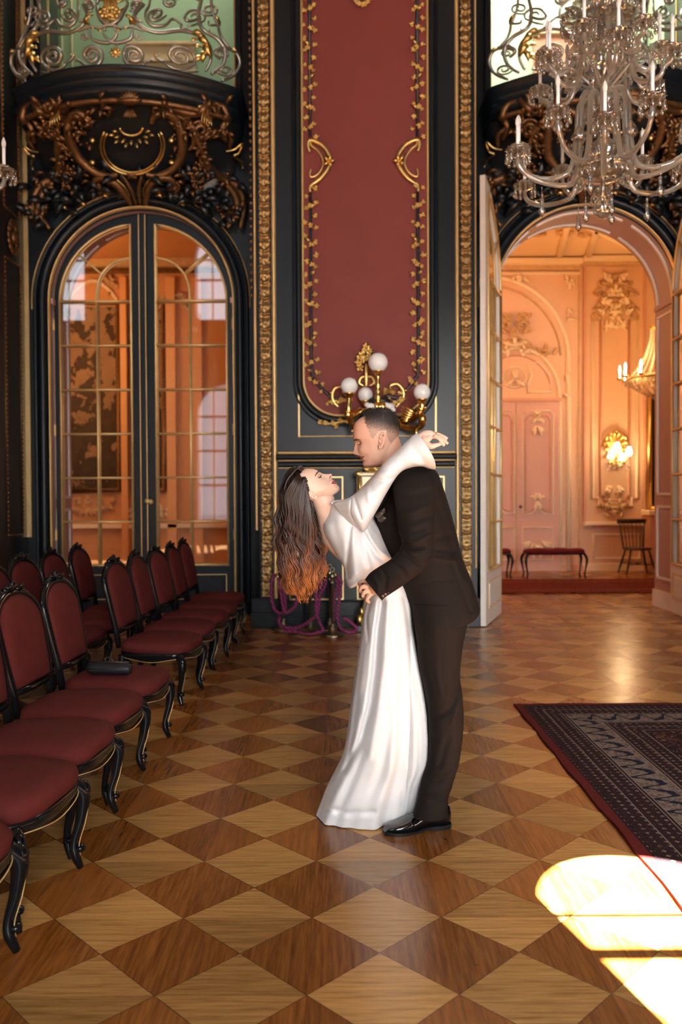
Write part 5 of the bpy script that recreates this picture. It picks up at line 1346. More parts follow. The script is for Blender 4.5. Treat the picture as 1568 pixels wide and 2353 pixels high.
# hair: a close shell cut along the hairline, with short strands
HP = [(700, 900), (806, 974), (813, 975), (820, 969), (833, 960), (842, 962), (839, 975), (845, 988), (849, 999), (853, 1009), (857, 1010), (862, 1002), (868, 994), (885, 993), (889, 1008), (897, 1020), (908, 1024), (926, 1018), (990, 1000), (990, 900)]
def inside(x, y, poly):
    r = False; j = len(poly)-1
    for i in range(len(poly)):
        xi, yi = poly[i]; xj, yj = poly[j]
        if (yi > y) != (yj > y) and x < (xj-xi)*(y-yi)/(yj-yi)+xi: r = not r
        j = i
    return r
def shell(hb, poly, thick, Yc):
    me = bpy.data.meshes.new('t'); me.from_pydata(hb.v, [], hb.f); me.update(); nor = [v.normal.copy() for v in me.vertices]; keep = []
    out = MB(); idx = {}
    im = [toimg((v[0], Yc, v[2])) for v in hb.v]
    for f in hb.f:
        cx = sum(im[i][0] for i in f)/len(f); cy = sum(im[i][1] for i in f)/len(f)
        if len(f) < 6 and inside(cx, cy, poly) or len(f) > 6 and cy < 960: keep.append(f)
    for f in keep:
        nf = []
        for i in f:
            if i not in idx:
                idx[i] = len(out.v); n = nor[i] if nor[i].dot(Vector(hb.v[i])-P(866, 1000, Yc)) > 0 else -nor[i]
                out.v.append(tuple(Vector(hb.v[i])+n*thick(*im[i])))
            nf.append(idx[i])
        out.f.append(tuple(nf))
    bpy.data.meshes.remove(me); return out
thk = lambda x, y: .0006+.010*max(0, min(1, (985-y)/30))
hs = shell(hb, HP, thk, YM)
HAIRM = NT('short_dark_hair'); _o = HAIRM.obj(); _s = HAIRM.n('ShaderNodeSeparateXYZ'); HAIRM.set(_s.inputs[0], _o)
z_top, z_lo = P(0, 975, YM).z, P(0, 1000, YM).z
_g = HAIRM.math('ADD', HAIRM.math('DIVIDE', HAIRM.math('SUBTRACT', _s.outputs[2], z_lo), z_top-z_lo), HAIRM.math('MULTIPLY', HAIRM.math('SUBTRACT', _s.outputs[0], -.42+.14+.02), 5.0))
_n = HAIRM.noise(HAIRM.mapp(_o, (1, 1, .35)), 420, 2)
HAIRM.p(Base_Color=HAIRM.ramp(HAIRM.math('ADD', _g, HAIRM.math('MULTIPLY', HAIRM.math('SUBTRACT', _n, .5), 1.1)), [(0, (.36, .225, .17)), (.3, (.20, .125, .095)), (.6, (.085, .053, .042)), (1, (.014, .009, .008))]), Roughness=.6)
HAIRM.bump(_n, .8, .002); HAIRM = HAIRM.m
rnd = random.Random(9); st_ = MB(); vs = list(hs.v)
for k in range(4200):
    v = Vector(rnd.choice(vs)); x, y = toimg((v.x, YM, v.z)); out = (v-P(868, 1002, YM)); out.normalize()
    top = max(0, min(1, (992-y)/35)); ln = .002+.0065*top; d = (out*.3+Vector((-.35 if x < 880 else .3, 0, -.55 if y > 965 else .1))).normalized()
    p1 = v+d*ln*.5+out*.001; p2 = v+d*ln+out*.0005; st_.tube([v-out*.002, p1, p2], [.0007, .0006, .0002], 3)
hs.join(st_); off(hs); hair = hs.build('short_hair', HAIRM, man)
# face details, laid on the near surface of the head (and mirrored to the far cheek)
from mathutils.bvhtree import BVHTree
class Face:
    def __init__(f, mb, Yc, O): f.t = BVHTree.FromPolygons([Vector(v) for v in mb.v], mb.f); f.Y = Yc; f.O = O
    def at(f, x, y, out=0.0):
        q = P(x, y, f.Y); h, n, _, _ = f.t.ray_cast(CAM, (q-CAM).normalized())
        if h is None: h, n, _, _ = f.t.find_nearest(q)
        d = (CAM-h).normalized(); n = n if n.dot(d) > 0 else -n
        return h+n*out
    def line(f, mb, pts, n=7, flat=1.0, out=0.0, far=True):
        c = cr([tuple(p) for p in pts], len(pts)*5); q = [f.at(x, y, out) for x, y, r in c]; r = [max(.0002, p[2]) for p in c]
        mb.tube(q, r, n)
        if far: mb.tube([(p.x, 2*f.Y-p.y, p.z) for p in q], r, n)
    def blob(f, mb, x, y, r, out=0.0, far=True):
        q = f.at(x, y, out); mb.ell(q, r, 14, 10)
        if far: mb.ell((q.x, 2*f.Y-q.y, q.z), r, 14, 10)
fm = Face(hb, YM, MO)
def part(mb, nm, m, par, O): off(mb, O); return mb.build(nm, m, par)
b = MB(); fm.line(b, [(813.2, 1012.2, .0014), (816, 1010.2, .0028), (820, 1009.2, .0030), (825, 1010, .0022), (830, 1011.8, .0008)]); fm.line(b, [(814, 1013.4, .0010), (818, 1011.6, .0018), (823, 1011.2, .0012)]); part(b, 'eyebrows', mat('brown_eyebrow', (.09, .045, .028), .8), man, MO)
b = MB(); fm.blob(b, 825, 1018.6, (.0085, .006, .0062), -.0035); part(b, 'eyelids', SKM, man, MO)
b = MB(); fm.line(b, [(820.8, 1021.6, .0006), (824, 1022.6, .0012), (827.5, 1021.4, .0012), (830, 1018.6, .0006)], out=.0018); fm.line(b, [(819.5, 1014.5, .0003), (825, 1013.6, .0006), (831, 1017, .0003)], out=.0003); part(b, 'lashes', DARKH, man, MO)
b = MB(); fm.line(b, [(828.6, 1050.4, .0022), (830.5, 1050.8, .0028), (833.5, 1049.8, .0022), (837, 1048.2, .0008)]); fm.line(b, [(830.0, 1055.0, .0030), (832.2, 1054.8, .0034), (834.5, 1052.8, .0026), (837.4, 1049.2, .0008)]); part(b, 'lips', LIPM, man, MO)
b = MB(); fm.line(b, [(829.4, 1052.6, .0009), (832, 1052.2, .0012), (835, 1050.6, .0011), (838.3, 1047.6, .0013)], out=.0018); fm.line(b, [(817, 1046.0, .0012), (820, 1045.6, .0016), (822, 1045.0, .0010)], out=.0002); part(b, 'mouth_line', mat('mouth_shadow_skin', (.13, .03, .022), .6), man, MO)
# jacket
jf = lambda t, a: 0
jk = strip([(915, 1080, 962, 1068, YM, .07), (896, 1096, 998, 1082, YM, .175), (880, 1135, 1014, 1115, YM, .215), (861, 1185, 1030, 1165, YM, .22), (874, 1235, 1046, 1222, YM, .21), (893, 1285, 1060, 1275, YM, .195), (914, 1335, 1077, 1320, YM, .195), (934, 1380, 1091, 1362, YM, .20), (951, 1422, 1101, 1390, YM, .205), (957, 1436, 1100, 1402, YM, .207), (958, 1443, 1093, 1411, YM, .205)], 130, 96, cap=True, p=2.25)
JC = [([(1040, 1292), (1062, 1350), (1083, 1408)], 2.2, .012), ([(1008, 1165), (1030, 1215), (1045, 1265)], 9, .012), ([(985, 1258), (1040, 1268)], 5, .010), ([(990, 1282), (1055, 1290)], 5, -.008), ([(1000, 1240), (1048, 1225)], 6, .008), ([(960, 1345), (1000, 1335), (1050, 1330)], 3, .004), ([(905, 1120), (885, 1170), (888, 1230), (905, 1300)], 3, .006), ([(1070, 1330), (1092, 1385)], 5, -.010)]
crease(jk, JC, YM); wrinkle(jk, .009, 6, 9, 3); off(jk); jk.build('jacket', SUIT, man)
sl = strip([(930, 1086, 978, 1078, 3.19, .05), (908, 1102, 998, 1092, 3.15, .085), (904, 1125, 1003, 1120, 3.11, .088), (910, 1170, 1001, 1170, 3.08, .082), (917, 1218, 998, 1222, 3.06, .075), (924, 1246, 995, 1268, 3.05, .070), (918, 1264, 978, 1304, 3.04, .066), (900, 1284, 945, 1332, 3.03, .058), (872, 1302, 912, 1355, 3.04, .052), (852, 1316, 886, 1372, 3.06, .048), (840, 1331, 878, 1380, 3.07, .045)], 110, 56, p=2.1)
SC = [([(926, 1256), (950, 1262), (975, 1258)], 4, .014), ([(924, 1240), (955, 1246), (990, 1228)], 4, -.009), ([(930, 1270), (955, 1290), (972, 1300)], 4.5, .012), ([(915, 1205), (950, 1200), (990, 1185)], 5, .008), ([(918, 1180), (950, 1178), (985, 1160)], 6, -.008), ([(900, 1290), (925, 1310), (935, 1328)], 5, .008), ([(880, 1308), (890, 1330), (885, 1355)], 5, .007), ([(915, 1130), (950, 1140), (990, 1128)], 8, .007), ([(922, 1225), (950, 1224), (975, 1215)], 4, .008), ([(858, 1322), (870, 1345), (868, 1362)], 5, -.006)]
crease(sl, SC, 3.2); wrinkle(sl, .009, 8, 11, 8); off(sl); sl.build('sleeve', SUIT, man)
b = strip([(940, 1085, 985, 1080, 3.50, .07), (925, 1125, 1000, 1120, 3.54, .08), (915, 1190, 985, 1200, 3.58, .075), (890, 1240, 950, 1280, 3.58, .065), (850, 1258, 880, 1305, 3.53, .05), (836, 1262, 850, 1300, 3.51, .045)], 50, 36); off(b); b.build('sleeve', SUIT, man)
b = MB()
for (x, y) in ((883, 1374), (889, 1369.5), (895, 1364.5), (900.5, 1359.5)): b.ell(P(x-2.5, y-4.5, 3.022), (.0055, .003, .0055), 12, 8)
off(b); b.build('cuff_buttons', mat('brown_horn_button', (.10, .06, .04), .25), man)
b = MB(); Q = lambda x, y, Y: P(x, y, Y)
for (x, y, dx, dy, L_, w) in ((866, 1190, 18, -16, .045, .034), (868, 1192, 24, -2, .045, .03), (876, 1186, 10, -24, .045, .026)):
    p0, p1 = Q(x, y, 3.20), Q(x+dx, y+dy, 3.165); b.leaf(p0, p1-p0, (0, -1, 0), L_, w, .12, 6)
off(b); b.build('pocket_square', mat('dark_brown_satin', (.05, .034, .026), .4), man)
b = MB(); lap = [(903, 1088), (893, 1110), (880, 1140), (868, 1170), (862, 1188)]
strip([(898, 1090, 916, 1084, 3.24, .015), (888, 1112, 908, 1110, 3.20, .012), (872, 1142, 898, 1140, 3.215, .010), (862, 1170, 880, 1168, 3.24, .010), (860, 1190, 864, 1188, 3.27, .006)], 30, 20, mb=b); off(b); b.build('lapel', SUIT, man)
b = strip([(876, 1070, 936, 1036, YM, .064), (884, 1080, 944, 1048, YM, .070), (896, 1092, 956, 1062, YM, .085)], 16, 40); off(b); b.build('shirt_collar', SUIT, man)
# trousers
for i, (Y, o) in enumerate(((YM-.085, 0), (YM+.095, 4))):
    tr = strip([(948+o, 1385, 1078, 1380, Y, .115), (951+o, 1430, 1073, 1428, Y, .118), (958+o, 1480, 1064, 1480, Y, .105), (966+o, 1540, 1058, 1540, Y, .095), (977+o, 1592, 1061, 1592, Y, .088), (984+o, 1645, 1064, 1645, Y, .083), (986+o, 1700, 1062, 1700, Y, .078), (982+o, 1750, 1054, 1755, Y, .073), (970+o, 1790, 1043, 1792, Y, .068), (962+o, 1830, 1032, 1825, Y, .064), (957+o, 1852, 1029, 1848, Y, .064), (950+o, 1874, 1030, 1870, Y-.003, .068)], 120, 56, p=2.1)
    crease(tr, [([(1005, 1640), (990, 1650), (975, 1660)], 6, .010), ([(1062, 1560), (1035, 1630), (1000, 1655)], 6, .012), ([(1060, 1600), (1040, 1660)], 6, -.008), ([(1000, 1440), (1008, 1560), (1015, 1600)], 2.5, -.006), ([(1045, 1775), (1000, 1800), (970, 1795)], 6, .010), ([(1040, 1810), (1000, 1822), (965, 1818)], 6, -.009), ([(1035, 1835), (990, 1842)], 5, .009), ([(960, 1690), (1000, 1700)], 10, .010), ([(1030, 1700), (1010, 1760)], 8, .008)], Y)
    wrinkle(tr, .009, 6, 8, 5+i); off(tr); tr.build('trouser_leg', SUIT, man)
# shoes
PAT = mat('black_patent_leather', (.004, .004, .005), .06, Coat_Weight=.6, Coat_Roughness=.03)
def make_shoe(x0, y0, dirx, diry, nm='shoe'):
    d = Vector((dirx, diry, 0)).normalized(); s = Vector((-d.y, d.x, 0)); o3 = Vector((x0, y0, 0))
    sec = [(-.004, .012, .012, .014), (.012, .026, .030, .016), (.04, .038, .040, .012), (.08, .043, .050, .010), (.12, .041, .066, .012), (.16, .036, .088, .018), (.20, .035, .094, .020), (.24, .035, .094, .018), (.268, .030, .092, .018), (.282, .018, .080, .02)]
    c = cr(sec, 60); rings = []
    for (x, w, h, z0) in c:
        ring = []
        for k in range(28):
            a = 2*pi*k/28; u, v = cos(a), sin(a)
            zz = z0+(h-z0)*(.5+.5*v) if v > -.5 else z0; ww = w*(abs(u)**.75)*(1 if u > 0 else -1)*(1-.35*max(0, v)*(h > .06))
            ring.append(o3+d*(-x)+s*ww+Vector((0, 0, max(z0, zz))))
        rings.append(ring)
    b = MB(); b.loft(rings); off(b); sh = b.build(nm, PAT, man)
    b = MB(); rings = []
    for (x, w, h, z0) in cr(sec, 40):
        t = max(0, min(1, (x-.19)/.01)); zt = max(.012, z0); zl = .0015 if (x > .195 or x < .13) else .0015+.008*sin(pi*(x-.13)/.065)
        rings.append([o3+d*(-x)+s*(w+.003)+Vector((0, 0, zt)), o3+d*(-x)-s*(w+.003)+Vector((0, 0, zt)), o3+d*(-x)-s*(w+.002)+Vector((0, 0, zl)), o3+d*(-x)+s*(w+.002)+Vector((0, 0, zl))])
    b.loft(rings); off(b); b.build('sole', mat('black_sole', (.006, .006, .007), .35), sh, smooth=False)
    b = MB()
    for k in range(4): q = o3-d*(.125+.014*k)+Vector((0, 0, .068+.007*k)); b.tube([q+s*.018, q+Vector((0, 0, .004)), q-s*.018], .0022, 6)
    off(b); b.build('laces', DARKH, sh)
tq = P(884, 1917, 3.235); make_shoe(tq.x, 3.235, -1, -.30)
make_shoe(tq.x-.01, 3.42, -1, -.05)
# ======== woman ========
YW = 3.30
nd = (.60, -.80)
wh = [(682, 1080, 666, 1100, 0, .028, .01), (697, 1078, 664, 1122, 0, .058, .01), (708, 1076.5, 668, 1136, 0, .069, .01), (719, 1077.5, 677, 1146, 0, .0725, .01), (729, 1080.5, 687, 1152, 0, .072, .01), (735.5, 1085, 695, 1155, 0, .0705, .01),
      (739, 1089.5, 701, 1156, 2.5, .069, .008), (743, 1094, 706, 1156, 7, .068, .0075), (747, 1097.5, 710, 1155, 11.5, .067, .008), (751, 1100, 714, 1154, 15.5, .0655, .010), (753.5, 1101.5, 717, 1153, 16.5, .0645, .012), (756, 1102.5, 720, 1152, 13, .063, .013), (759, 1102.8, 723, 1151, 4, .062, .012),
      (764, 1101.5, 727, 1150, 0, .060, .01), (767.5, 1103.8, 730, 1150, 0, .057, .01), (768.5, 1106, 732, 1149, 0, .055, .01), (772.5, 1108.2, 734, 1149, 0, .053, .01), (774.2, 1111.5, 737, 1149, 0, .050, .01), (776, 1115, 741, 1149, 0, .046, .01), (780, 1119, 746, 1148, 0, .040, .01), (780.5, 1126, 753, 1146, 0, .032, .01), (775, 1132.5, 762, 1141, 0, .016, .01)]
W_D = [(739, 1095, .030, 6, .013, .007), (747, 1110, .045, 9, .02, -.002), (761, 1112, .04, 5, .016, .002)]
woman = empty('person', (.16, 3.40, 0)); tag(woman, 'woman in a white satin gown leaning back, long wavy auburn hair, arm round his neck', 'person')
WO = -Vector((.16, 3.40, 0)); offw = lambda mb: off(mb, WO)
hw = head(wh, nd, YW, W_D); bod = MB(); bod.join(hw)
strip([(708, 1140, 752, 1128, YW, .042), (714, 1152, 768, 1141, YW, .046), (722, 1168, 770, 1156, YW, .048), (728, 1188, 784, 1168, YW, .065), (731, 1212, 820, 1185, YW+.025, .095), (739, 1241, 840, 1212, YW+.03, .10), (757, 1266, 860, 1238, YW+.03, .10), (782, 1289, 875, 1269, YW+.03, .09), (812, 1318, 889, 1295, YW+.02, .08), (860, 1350, 915, 1335, YW+.04, .07), (860, 1385, 925, 1375, YW+.06, .09), (860, 1430, 930, 1425, YW+.08, .09)], 70, 44, mb=bod)
ear(bod, 717, 1139, 12.5, 7, -1.12, YW-.068)
ear(bod, 717, 1139, 12.5, 7, -1.12, YW+.070)
for Y, o in ((YW+.05, 0), (YW+.19, 10)):
    ptube(bod, [(890+o, 1425, Y+.02, .055), (900+o, 1540, Y, .055), (905+o, 1650, Y, .045), (900+o, 1750, Y, .04), (895+o, 1845, Y, .028), (885+o, 1868, Y-.02, .025), (862+o, 1876, Y-.05, .02)], .05, 14)
# her near arm in the wide sleeve, the bent wrist and hand
ptube(bod, [(815, 1168, 3.16, .030), (840, 1146, 3.13, .034), (880, 1100, 3.11, .034), (920, 1055, 3.11, .030), (950, 1022, 3.12, .024), (966, 1008, 3.12, .0205), (972, 1005, 3.12, .020)], .03, 14)
ptube(bod, [(966, 1008, 3.12, .020), (977, 1001, 3.115, .0195), (987, 999, 3.11, .0175), (996, 1000.5, 3.11, .015), (1003, 1001, 3.11, .010)], .02, 14)
ptube(bod, [(972, 1010, 3.10, .015), (981, 1011, 3.095, .012), (990, 1004, 3.10, .012)], .014, 12)
FG = [[(998, 997, 3.135, .0085), (1008, 998.5, 3.14, .0075), (1019, 1003, 3.145, .0068), (1029, 1008, 3.15, .0056)], [(1000, 1000, 3.12, .0085), (1010, 1002.5, 3.122, .0075), (1019, 1008, 3.125, .0068), (1026.5, 1014, 3.13, .0058)],
      [(1000, 1001, 3.105, .0085), (1011, 1006, 3.10, .0078), (1021, 1013, 3.10, .0070), (1030.5, 1020, 3.10, .0060)], [(998, 1002, 3.09, .0088), (1009, 1007, 3.08, .0080), (1016, 1016, 3.078, .0072), (1022, 1024.5, 3.08, .0060)]]
for q in FG: ptube(bod, q, .007, 10, 7)
ptube(bod, [(972, 1013, 3.105, .014), (981, 1021, 3.095, .0135), (991, 1025.5, 3.088, .0115), (1003, 1023, 3.085, .0088), (1014, 1020, 3.083, .0062)], .01, 12, 7)
# far arm round his neck from behind
ptube(bod, [(790, 1180, 3.46, .042), (840, 1140, 3.52, .036), (890, 1080, 3.53, .030), (925, 1050, 3.49, .022), (940, 1045, 3.46, .02)], .03, 12)
for k in range(4): ptube(bod, [(938, 1042+k*5, 3.46, .009), (948, 1044+k*5, 3.43, .008), (950, 1048+k*5, 3.40, .0065)], .008, 8)
offw(bod); remeshed(bod, 'body', SKW, woman, .003)
# face details
fw_ = Face(hw, YW, WO)
b = MB(); fw_.line(b, [(733.8, 1083.9, .0016), (731.5, 1084.2, .0026), (728.4, 1087.6, .0026), (725.6, 1091.6, .0020), (724.4, 1095, .0008)]); part(b, 'eyebrows', mat('dark_brown_eyebrow', (.05, .025, .018), .8), woman, WO)
b = MB(); fw_.blob(b, 735.2, 1095.4, (.0062, .005, .0075), -.0028); part(b, 'eyelids', SKW, woman, WO)
b = MB(); fw_.line(b, [(737.6, 1091.2, .0008), (736.4, 1094.6, .0016), (734.0, 1097.4, .0018), (731.0, 1099.6, .0008)], out=.0026); fw_.line(b, [(735.0, 1098.6, .0008), (737.4, 1097.0, .0011), (739.6, 1096.6, .0006)], out=.0020); fw_.line(b, [(734.5, 1090.4, .0003), (731.6, 1094, .0007), (729.8, 1098.4, .0003)], out=.0004)
part(b, 'lashes', DARKH, woman, WO)
b = MB(); fw_.line(b, [(768.0, 1102.4, .0024), (767.0, 1104.6, .0034), (765.2, 1107.6, .0030), (762.6, 1111.0, .0010)]); fw_.line(b, [(773.0, 1108.2, .0028), (771.8, 1109.8, .0036), (768.4, 1110.6, .0030), (763.6, 1112.2, .0010)]); part(b, 'lips', LIPW, woman, WO)
b = MB(); fw_.line(b, [(768.8, 1106.4, .0008), (767.6, 1108.2, .0012), (765, 1110.4, .0010), (762.0, 1112.2, .0009)], out=.0022); fw_.line(b, [(760.8, 1092.6, .0010), (758.8, 1096, .0016), (756.6, 1099, .0008)], out=.0002, far=False); part(b, 'mouth_line', mat('mouth_shadow', (.10, .015, .015), .6), woman, WO)
b = MB(); b.ell(P(726.5, 1141.5, YW-.083), (.0035, .003, .0035), 10, 8); offw(b); b.build('earring', mat('pearl', (.8, .8, .76), .15), woman)
b = MB(); c0 = P(1003.5, 998.5, 3.128); b.tube([c0+Vector((.002*cos(a), .010*cos(a), .0105*sin(a))) for a in [i*pi/8 for i in range(17)]], .0012, 6); offw(b); b.build('ring', mat('silver', (.8, .8, .8), .2, 1), woman)
# hair: mass and wavy locks, dark at the crown and copper at the ends
HW = NT('auburn_hair_lit_ends'); _o = HW.obj(); _s = HW.n('ShaderNodeSeparateXYZ'); HW.set(_s.inputs[0], _o)
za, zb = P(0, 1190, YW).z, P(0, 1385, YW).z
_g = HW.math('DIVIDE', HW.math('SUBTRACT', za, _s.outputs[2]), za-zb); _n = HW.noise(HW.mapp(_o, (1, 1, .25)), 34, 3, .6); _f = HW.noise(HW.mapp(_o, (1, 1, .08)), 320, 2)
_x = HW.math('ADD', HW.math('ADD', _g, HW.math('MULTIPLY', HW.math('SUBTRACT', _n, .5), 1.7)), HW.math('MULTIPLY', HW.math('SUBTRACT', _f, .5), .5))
HW.p(Base_Color=HW.ramp(_x, [(-.0, (.016, .007, .0055)), (.35, (.040, .014, .008)), (.7, (.12, .036, .010)), (1, (.27, .088, .022))]), Roughness=.4, Specular_IOR_Level=.35); HW.bump(_f, .5, .0015); HW = HW.m  # copper ends: part ombre, part glow of light put into the colour
OUT = [(1066, 676, 694, .03), (1080, 664, 701, .06), (1100, 652, 706, .082), (1125, 646, 712, .09), (1150, 643, 719, .09), (1175, 641, 727, .085), (1200, 640, 729, .08), (1230, 639, 735, .08), (1260, 637, 741, .085), (1290, 637, 744, .085), (1320, 639, 741, .08), (1345, 645, 731, .07), (1365, 654, 723, .055), (1385, 672, 716, .035), (1400, 686, 708, .02)]
def outl(y):
    for a, c in zip(OUT, OUT[1:]):
        if y <= c[0]: t = (y-a[0])/(c[0]-a[0]); t = max(0, t); return tuple(lerp(a[i], c[i], t) for i in (1, 2, 3))
    return OUT[-1][1:]
YH = YW+.01
base = strip([((l+6), y, (r-5), y, YH, T*.82) for (y, l, r, T) in OUT[1:-2]], 60, 40, mb=None, fold=lambda t, a: .10*sin(9*a+4*sin(t*9))*t)
rnd = random.Random(21)
def lock(y0, y1, s, side, r0, ph, wl, amp, lift):
    pts = []; n = 34
    for i in range(n):
        t = i/(n-1); y = lerp(y0, y1, t); l, r, T = outl(y); k = .35+.65*min(1, max(0, (y-1150)/110))
        a = ph+(y-1100)/wl*2*pi; u = s+(.08*sin(y/40+ph))*k; x = lerp(l, r, u)+amp*k*sin(a); th = sqrt(max(.04, 1-(2*u-1)**2 if 0 < u < 1 else .04))
        Y = YH+side*T*lift*th-.0045*k*cos(a)*(1 if side < 0 else -1)
        rr = r0*(.5+.5*min(1, t*5))*(1-.75*max(0, t-.72)/.28); pts.append((x, y, Y, rr))
    ptube2 = [tuple(P(*p[:3])) for p in pts]; return ptube2, [p[3] for p in pts]
lk = MB()
for i in range(430):
    side = -1 if i % 5 else 1; s = rnd.random(); s = .5+(s-.5)*1.04
    y0 = 1070+rnd.random()*26+ (24 if s > .8 else 0)
    if rnd.random() < .35: y0 += rnd.random()*110
    y1 = rnd.uniform(1320, 1380)-40*max(0, abs(s-.5)-.3)+ (8 if .35 < s < .8 else -12)
    cl = int(s*9)*1.7; pts, rr = lock(y0, y1, s, side, rnd.uniform(.0022, .0052), cl+rnd.gauss(0, .45), 52+7*sin(cl*2.3), rnd.uniform(3.0, 6.5), rnd.uniform(.86, 1.03))
    lk.tube(pts, rr, 5, flat=.6)
for i in range(46):       # swept back from the hairline over the temple and ear
    t = i/45; x0 = lerp(699, 713, t)+rnd.uniform(-1.5, 1.5); y0 = lerp(1079, 1131, t)+rnd.uniform(-2, 2); x1 = lerp(652, 712, t**.8)
    lat = -.050-.022*sin(pi*t); m_ = [(x0, y0, YW+lat*(.25+.9*min(1, t*2.2)), .0015), (x0-7+3*t, y0+4, YW-.030-.050*min(1, t*2.5), .0032), (lerp(x0, x1, .5), y0+22+8*t, YW-.082, .004), (x1+4, y0+58, YW-.084, .004), (x1+6+3*sin(i), y0+98, YW-.080, .0035), (x1+2-3*sin(i), y0+135, YW-.078, .0012)]
    ptube(lk, m_, .003, 5, 6)
for i in range(34):       # the top sweep seen above the forehead
    t = i/33; s = -1 if i % 2 else 1; lat = s*.07*t
    ptube(lk, [(700-8*t*t, 1078.5+4*t*t, YW+lat, .002), (690-6*t, 1071+6*t*t, YW+lat*1.05, .004), (676-3*t, 1079+8*t, YW+lat*1.15, .005), (660, 1098+6*t, YW+lat*1.2, .005), (650+3*t, 1125, YW+lat*1.2, .004)], .004, 5, 6)
for i in range(26):       # flyaway ends
    y = rnd.uniform(1200, 1370); l, r, T = outl(y); sd = rnd.random() < .6; x = (r if sd else l); sg = 1 if sd else -1; Y = YH+rnd.uniform(-.05, .05)
    ptube(lk, [(x-sg*6, y-22, Y, .0012), (x+sg*2, y-8, Y, .001), (x+sg*rnd.uniform(-1, 6), y+4, Y, .0008), (x+sg*rnd.uniform(0, 12), y+rnd.uniform(8, 18), Y, .0004)], .001, 4, 5)
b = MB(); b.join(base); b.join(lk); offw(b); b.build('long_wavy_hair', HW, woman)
# bodice with the draped back
bd = strip([(762, 1159, 792, 1150, YW-.02, .075), (752, 1181, 842, 1160, YW, .14), (741, 1206, 856, 1186, YW+.01, .165), (746, 1230, 872, 1212, YW+.01, .17), (760, 1254, 883, 1238, YW+.01, .17), (777, 1281, 893, 1262, YW+.01, .165), (791, 1306, 901, 1281, YW+.01, .155), (794, 1331, 895, 1295, YW+.01, .135), (799, 1345, 860, 1312, YW, .105), (804, 1351, 830, 1338, YW-.02, .05)], 120, 90, p=2.05)
BC = [([(806, 1212), (801, 1250), (797, 1300), (800, 1330)], 4.5, .020), ([(810, 1212), (812, 1260), (815, 1320)], 7, -.012), ([(761, 1168), (785, 1188), (815, 1208), (835, 1220)], 1.6, .007), ([(836, 1222), (850, 1250), (868, 1280), (888, 1294)], 5, .016), ([(846, 1228), (868, 1262), (896, 1282)], 5, -.014), ([(830, 1222), (838, 1262), (848, 1300)], 6, .012), ([(790, 1170), (800, 1195), (812, 1212)], 2, .005), ([(765, 1200), (775, 1240), (790, 1280)], 9, .008), ([(820, 1330), (850, 1310)], 6, .008), ([(856, 1205), (875, 1232), (884, 1262)], 5, .012)]
crease(bd, BC, YW); wrinkle(bd, .004, 5, 5, 2); offw(bd); bd.build('bodice', SATIN, woman)
b = MB(); ptube(b, [(762, 1157, YW-.085, .004), (767, 1153, YW-.06, .005), (776, 1151.5, YW-.02, .006), (788, 1152, YW+.03, .006)], .005, 8); offw(b); b.build('neckline_edge', SATIN, woman)
# wide sleeve, open at the cuff
ss = [(770, 1158, 800, 1204, 3.22, .06), (790, 1150, 826, 1216, 3.17, .075), (806, 1144, 838, 1219, 3.14, .075), (822, 1134, 852, 1194, 3.12, .068), (843, 1118, 868, 1166, 3.11, .062), (860, 1098, 888, 1130, 3.10, .058), (884, 1066, 914, 1090, 3.09, .056), (914, 1038, 938, 1074, 3.095, .060), (940, 1012, 968, 1070, 3.105, .070), (953, 1001, 987, 1075, 3.11, .080), (960, 998, 1000, 1077, 3.11, .086)]
sv = strip(ss, 110, 72, cap=False)
def cuff(mb):      # bow the hem outwards
    for i, v in enumerate(mb.v):
        x, y = toimg(v)
        if x > 945:
            t = (x-945)/55; mb.v[i] = (v[0]+.007*t*t*sin(max(0, min(1, (y-998)/80))*pi), v[1], v[2])
cuff(sv)
crease(sv, [([(815, 1140), (820, 1160), (830, 1190)], 4, .012), ([(845, 1125), (848, 1150)], 5, -.008), ([(862, 1100), (880, 1108), (900, 1098)], 4, .012), ([(872, 1090), (890, 1088)], 4, -.008), ([(905, 1050), (925, 1062), (930, 1072)], 5, .008), ([(950, 1030), (975, 1060), (990, 1072)], 8, .008), ([(935, 1050), (960, 1066)], 5, -.006), ([(808, 1150), (806, 1180), (820, 1208)], 2.0, .006), ([(835, 1140), (865, 1130), (885, 1110)], 7, -.008)], 3.3); wrinkle(sv, .004, 6, 6, 6); offw(sv)
o = sv.build('sleeve', SATIN, woman); m_ = o.modifiers.new('s', 'SOLIDIFY'); m_.thickness = .003; m_.offset = -1
b = strip([(775, 1160, 805, 1200, 3.42, .07), (815, 1135, 850, 1185, 3.50, .07), (860, 1090, 890, 1130, 3.53, .06), (895, 1055, 915, 1090, 3.52, .05), (915, 1042, 930, 1070, 3.49, .045)], 40, 36); offw(b); b.build('sleeve', SATIN, woman)
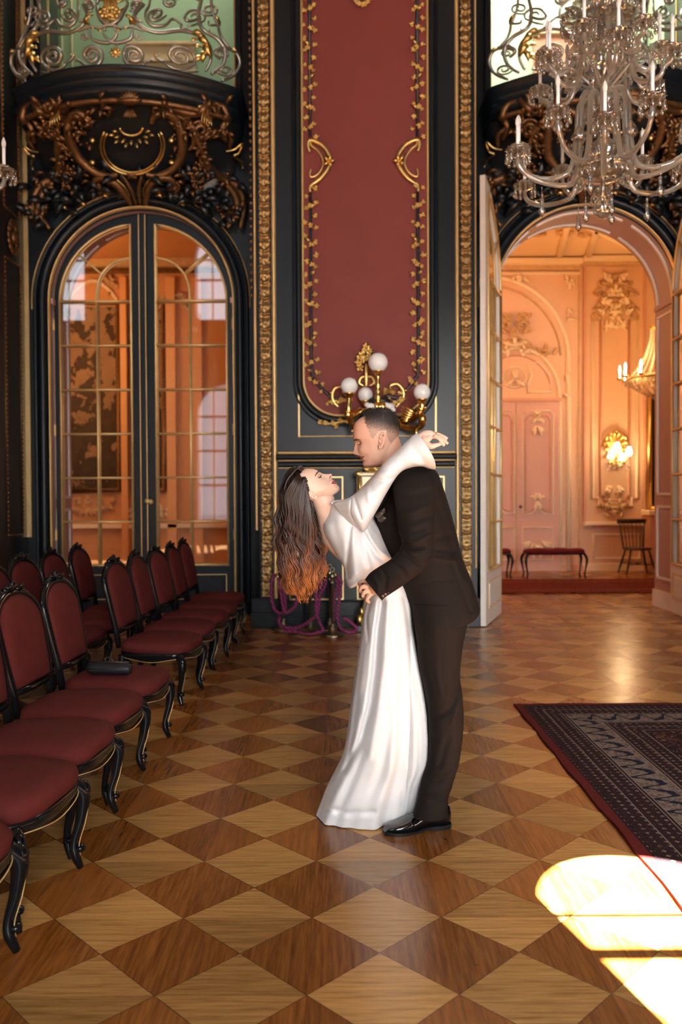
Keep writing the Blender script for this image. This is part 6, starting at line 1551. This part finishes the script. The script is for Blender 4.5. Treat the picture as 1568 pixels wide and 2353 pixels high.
# skirt
def fold(t, a): return (.05+.55*t)*(.10*sin(7*a+2.0+1.5*t)+.07*sin(11*a+.6-2*t)+.05*sin(17*a+4))*(1 if t > .03 else t/.03)
sk = [(858, 1330, 912, 1318, 3.31, .09), (850, 1362, 934, 1345, 3.32, .115), (842, 1385, 945, 1375, 3.34, .13), (836, 1410, 949, 1402, 3.345, .14), (831, 1452, 953, 1448, 3.35, .145), (820.5, 1521, 961, 1518, 3.36, .15), (810, 1591, 966, 1588, 3.375, .155), (800, 1671, 967, 1668, 3.385, .16), (790, 1730, 962, 1728, 3.39, .16), (771, 1772, 956, 1770, 3.40, .16), (753, 1808, 951, 1806, 3.40, .16), (740, 1842, 946, 1838, 3.41, .155), (732, 1864, 943, 1862, 3.42, .15), (727, 1879.5, 942, 1879.5, 3.42, .14)]
sb = strip(sk, 150, 140, fold=fold)
SF = [([(878, 1385), (868, 1450), (862, 1540), (852, 1620), (830, 1700), (795, 1770)], 7, .028), ([(892, 1385), (890, 1450), (880, 1540), (868, 1640), (850, 1740)], 9, -.014), ([(850, 1385), (842, 1420), (846, 1470)], 4, .014), ([(905, 1375), (912, 1450), (917, 1560), (918, 1700), (925, 1850)], 2.2, .006), ([(930, 1375), (942, 1450), (952, 1560), (955, 1640), (945, 1750)], 6, .014), ([(865, 1382), (856, 1460), (846, 1560), (835, 1640)], 6, -.012), ([(825, 1600), (815, 1680), (800, 1740)], 8, .012), ([(895, 1500), (900, 1640), (895, 1780)], 12, -.010), ([(760, 1860), (800, 1870), (860, 1868)], 7, .010), ([(905, 1640), (880, 1760), (840, 1850)], 14, .012)]
crease(sb, SF, 3.45)
def floorclamp(mb):
    for i, v in enumerate(mb.v):
        if v[2] < .004: mb.v[i] = (v[0], v[1], .004)
floorclamp(sb); offw(sb); sb.build('skirt', SATIN, woman)
b = strip([(900, 1395, 944, 1392, 3.35, .07), (903, 1435, 951, 1433, 3.36, .09), (905, 1480, 959, 1480, 3.36, .10), (915, 1560, 975, 1560, 3.36, .11), (920, 1620, 984, 1620, 3.36, .11), (920, 1690, 989, 1690, 3.36, .11), (915, 1752, 989, 1752, 3.37, .11), (910, 1785, 974, 1785, 3.38, .10), (905, 1825, 965, 1825, 3.40, .09), (900, 1876, 950, 1876, 3.42, .08)], 60, 60, p=2.6, fold=lambda t, a: .12*sin(8*a)*t); floorclamp(b); offw(b); b.build('underskirt', SATIN, woman)
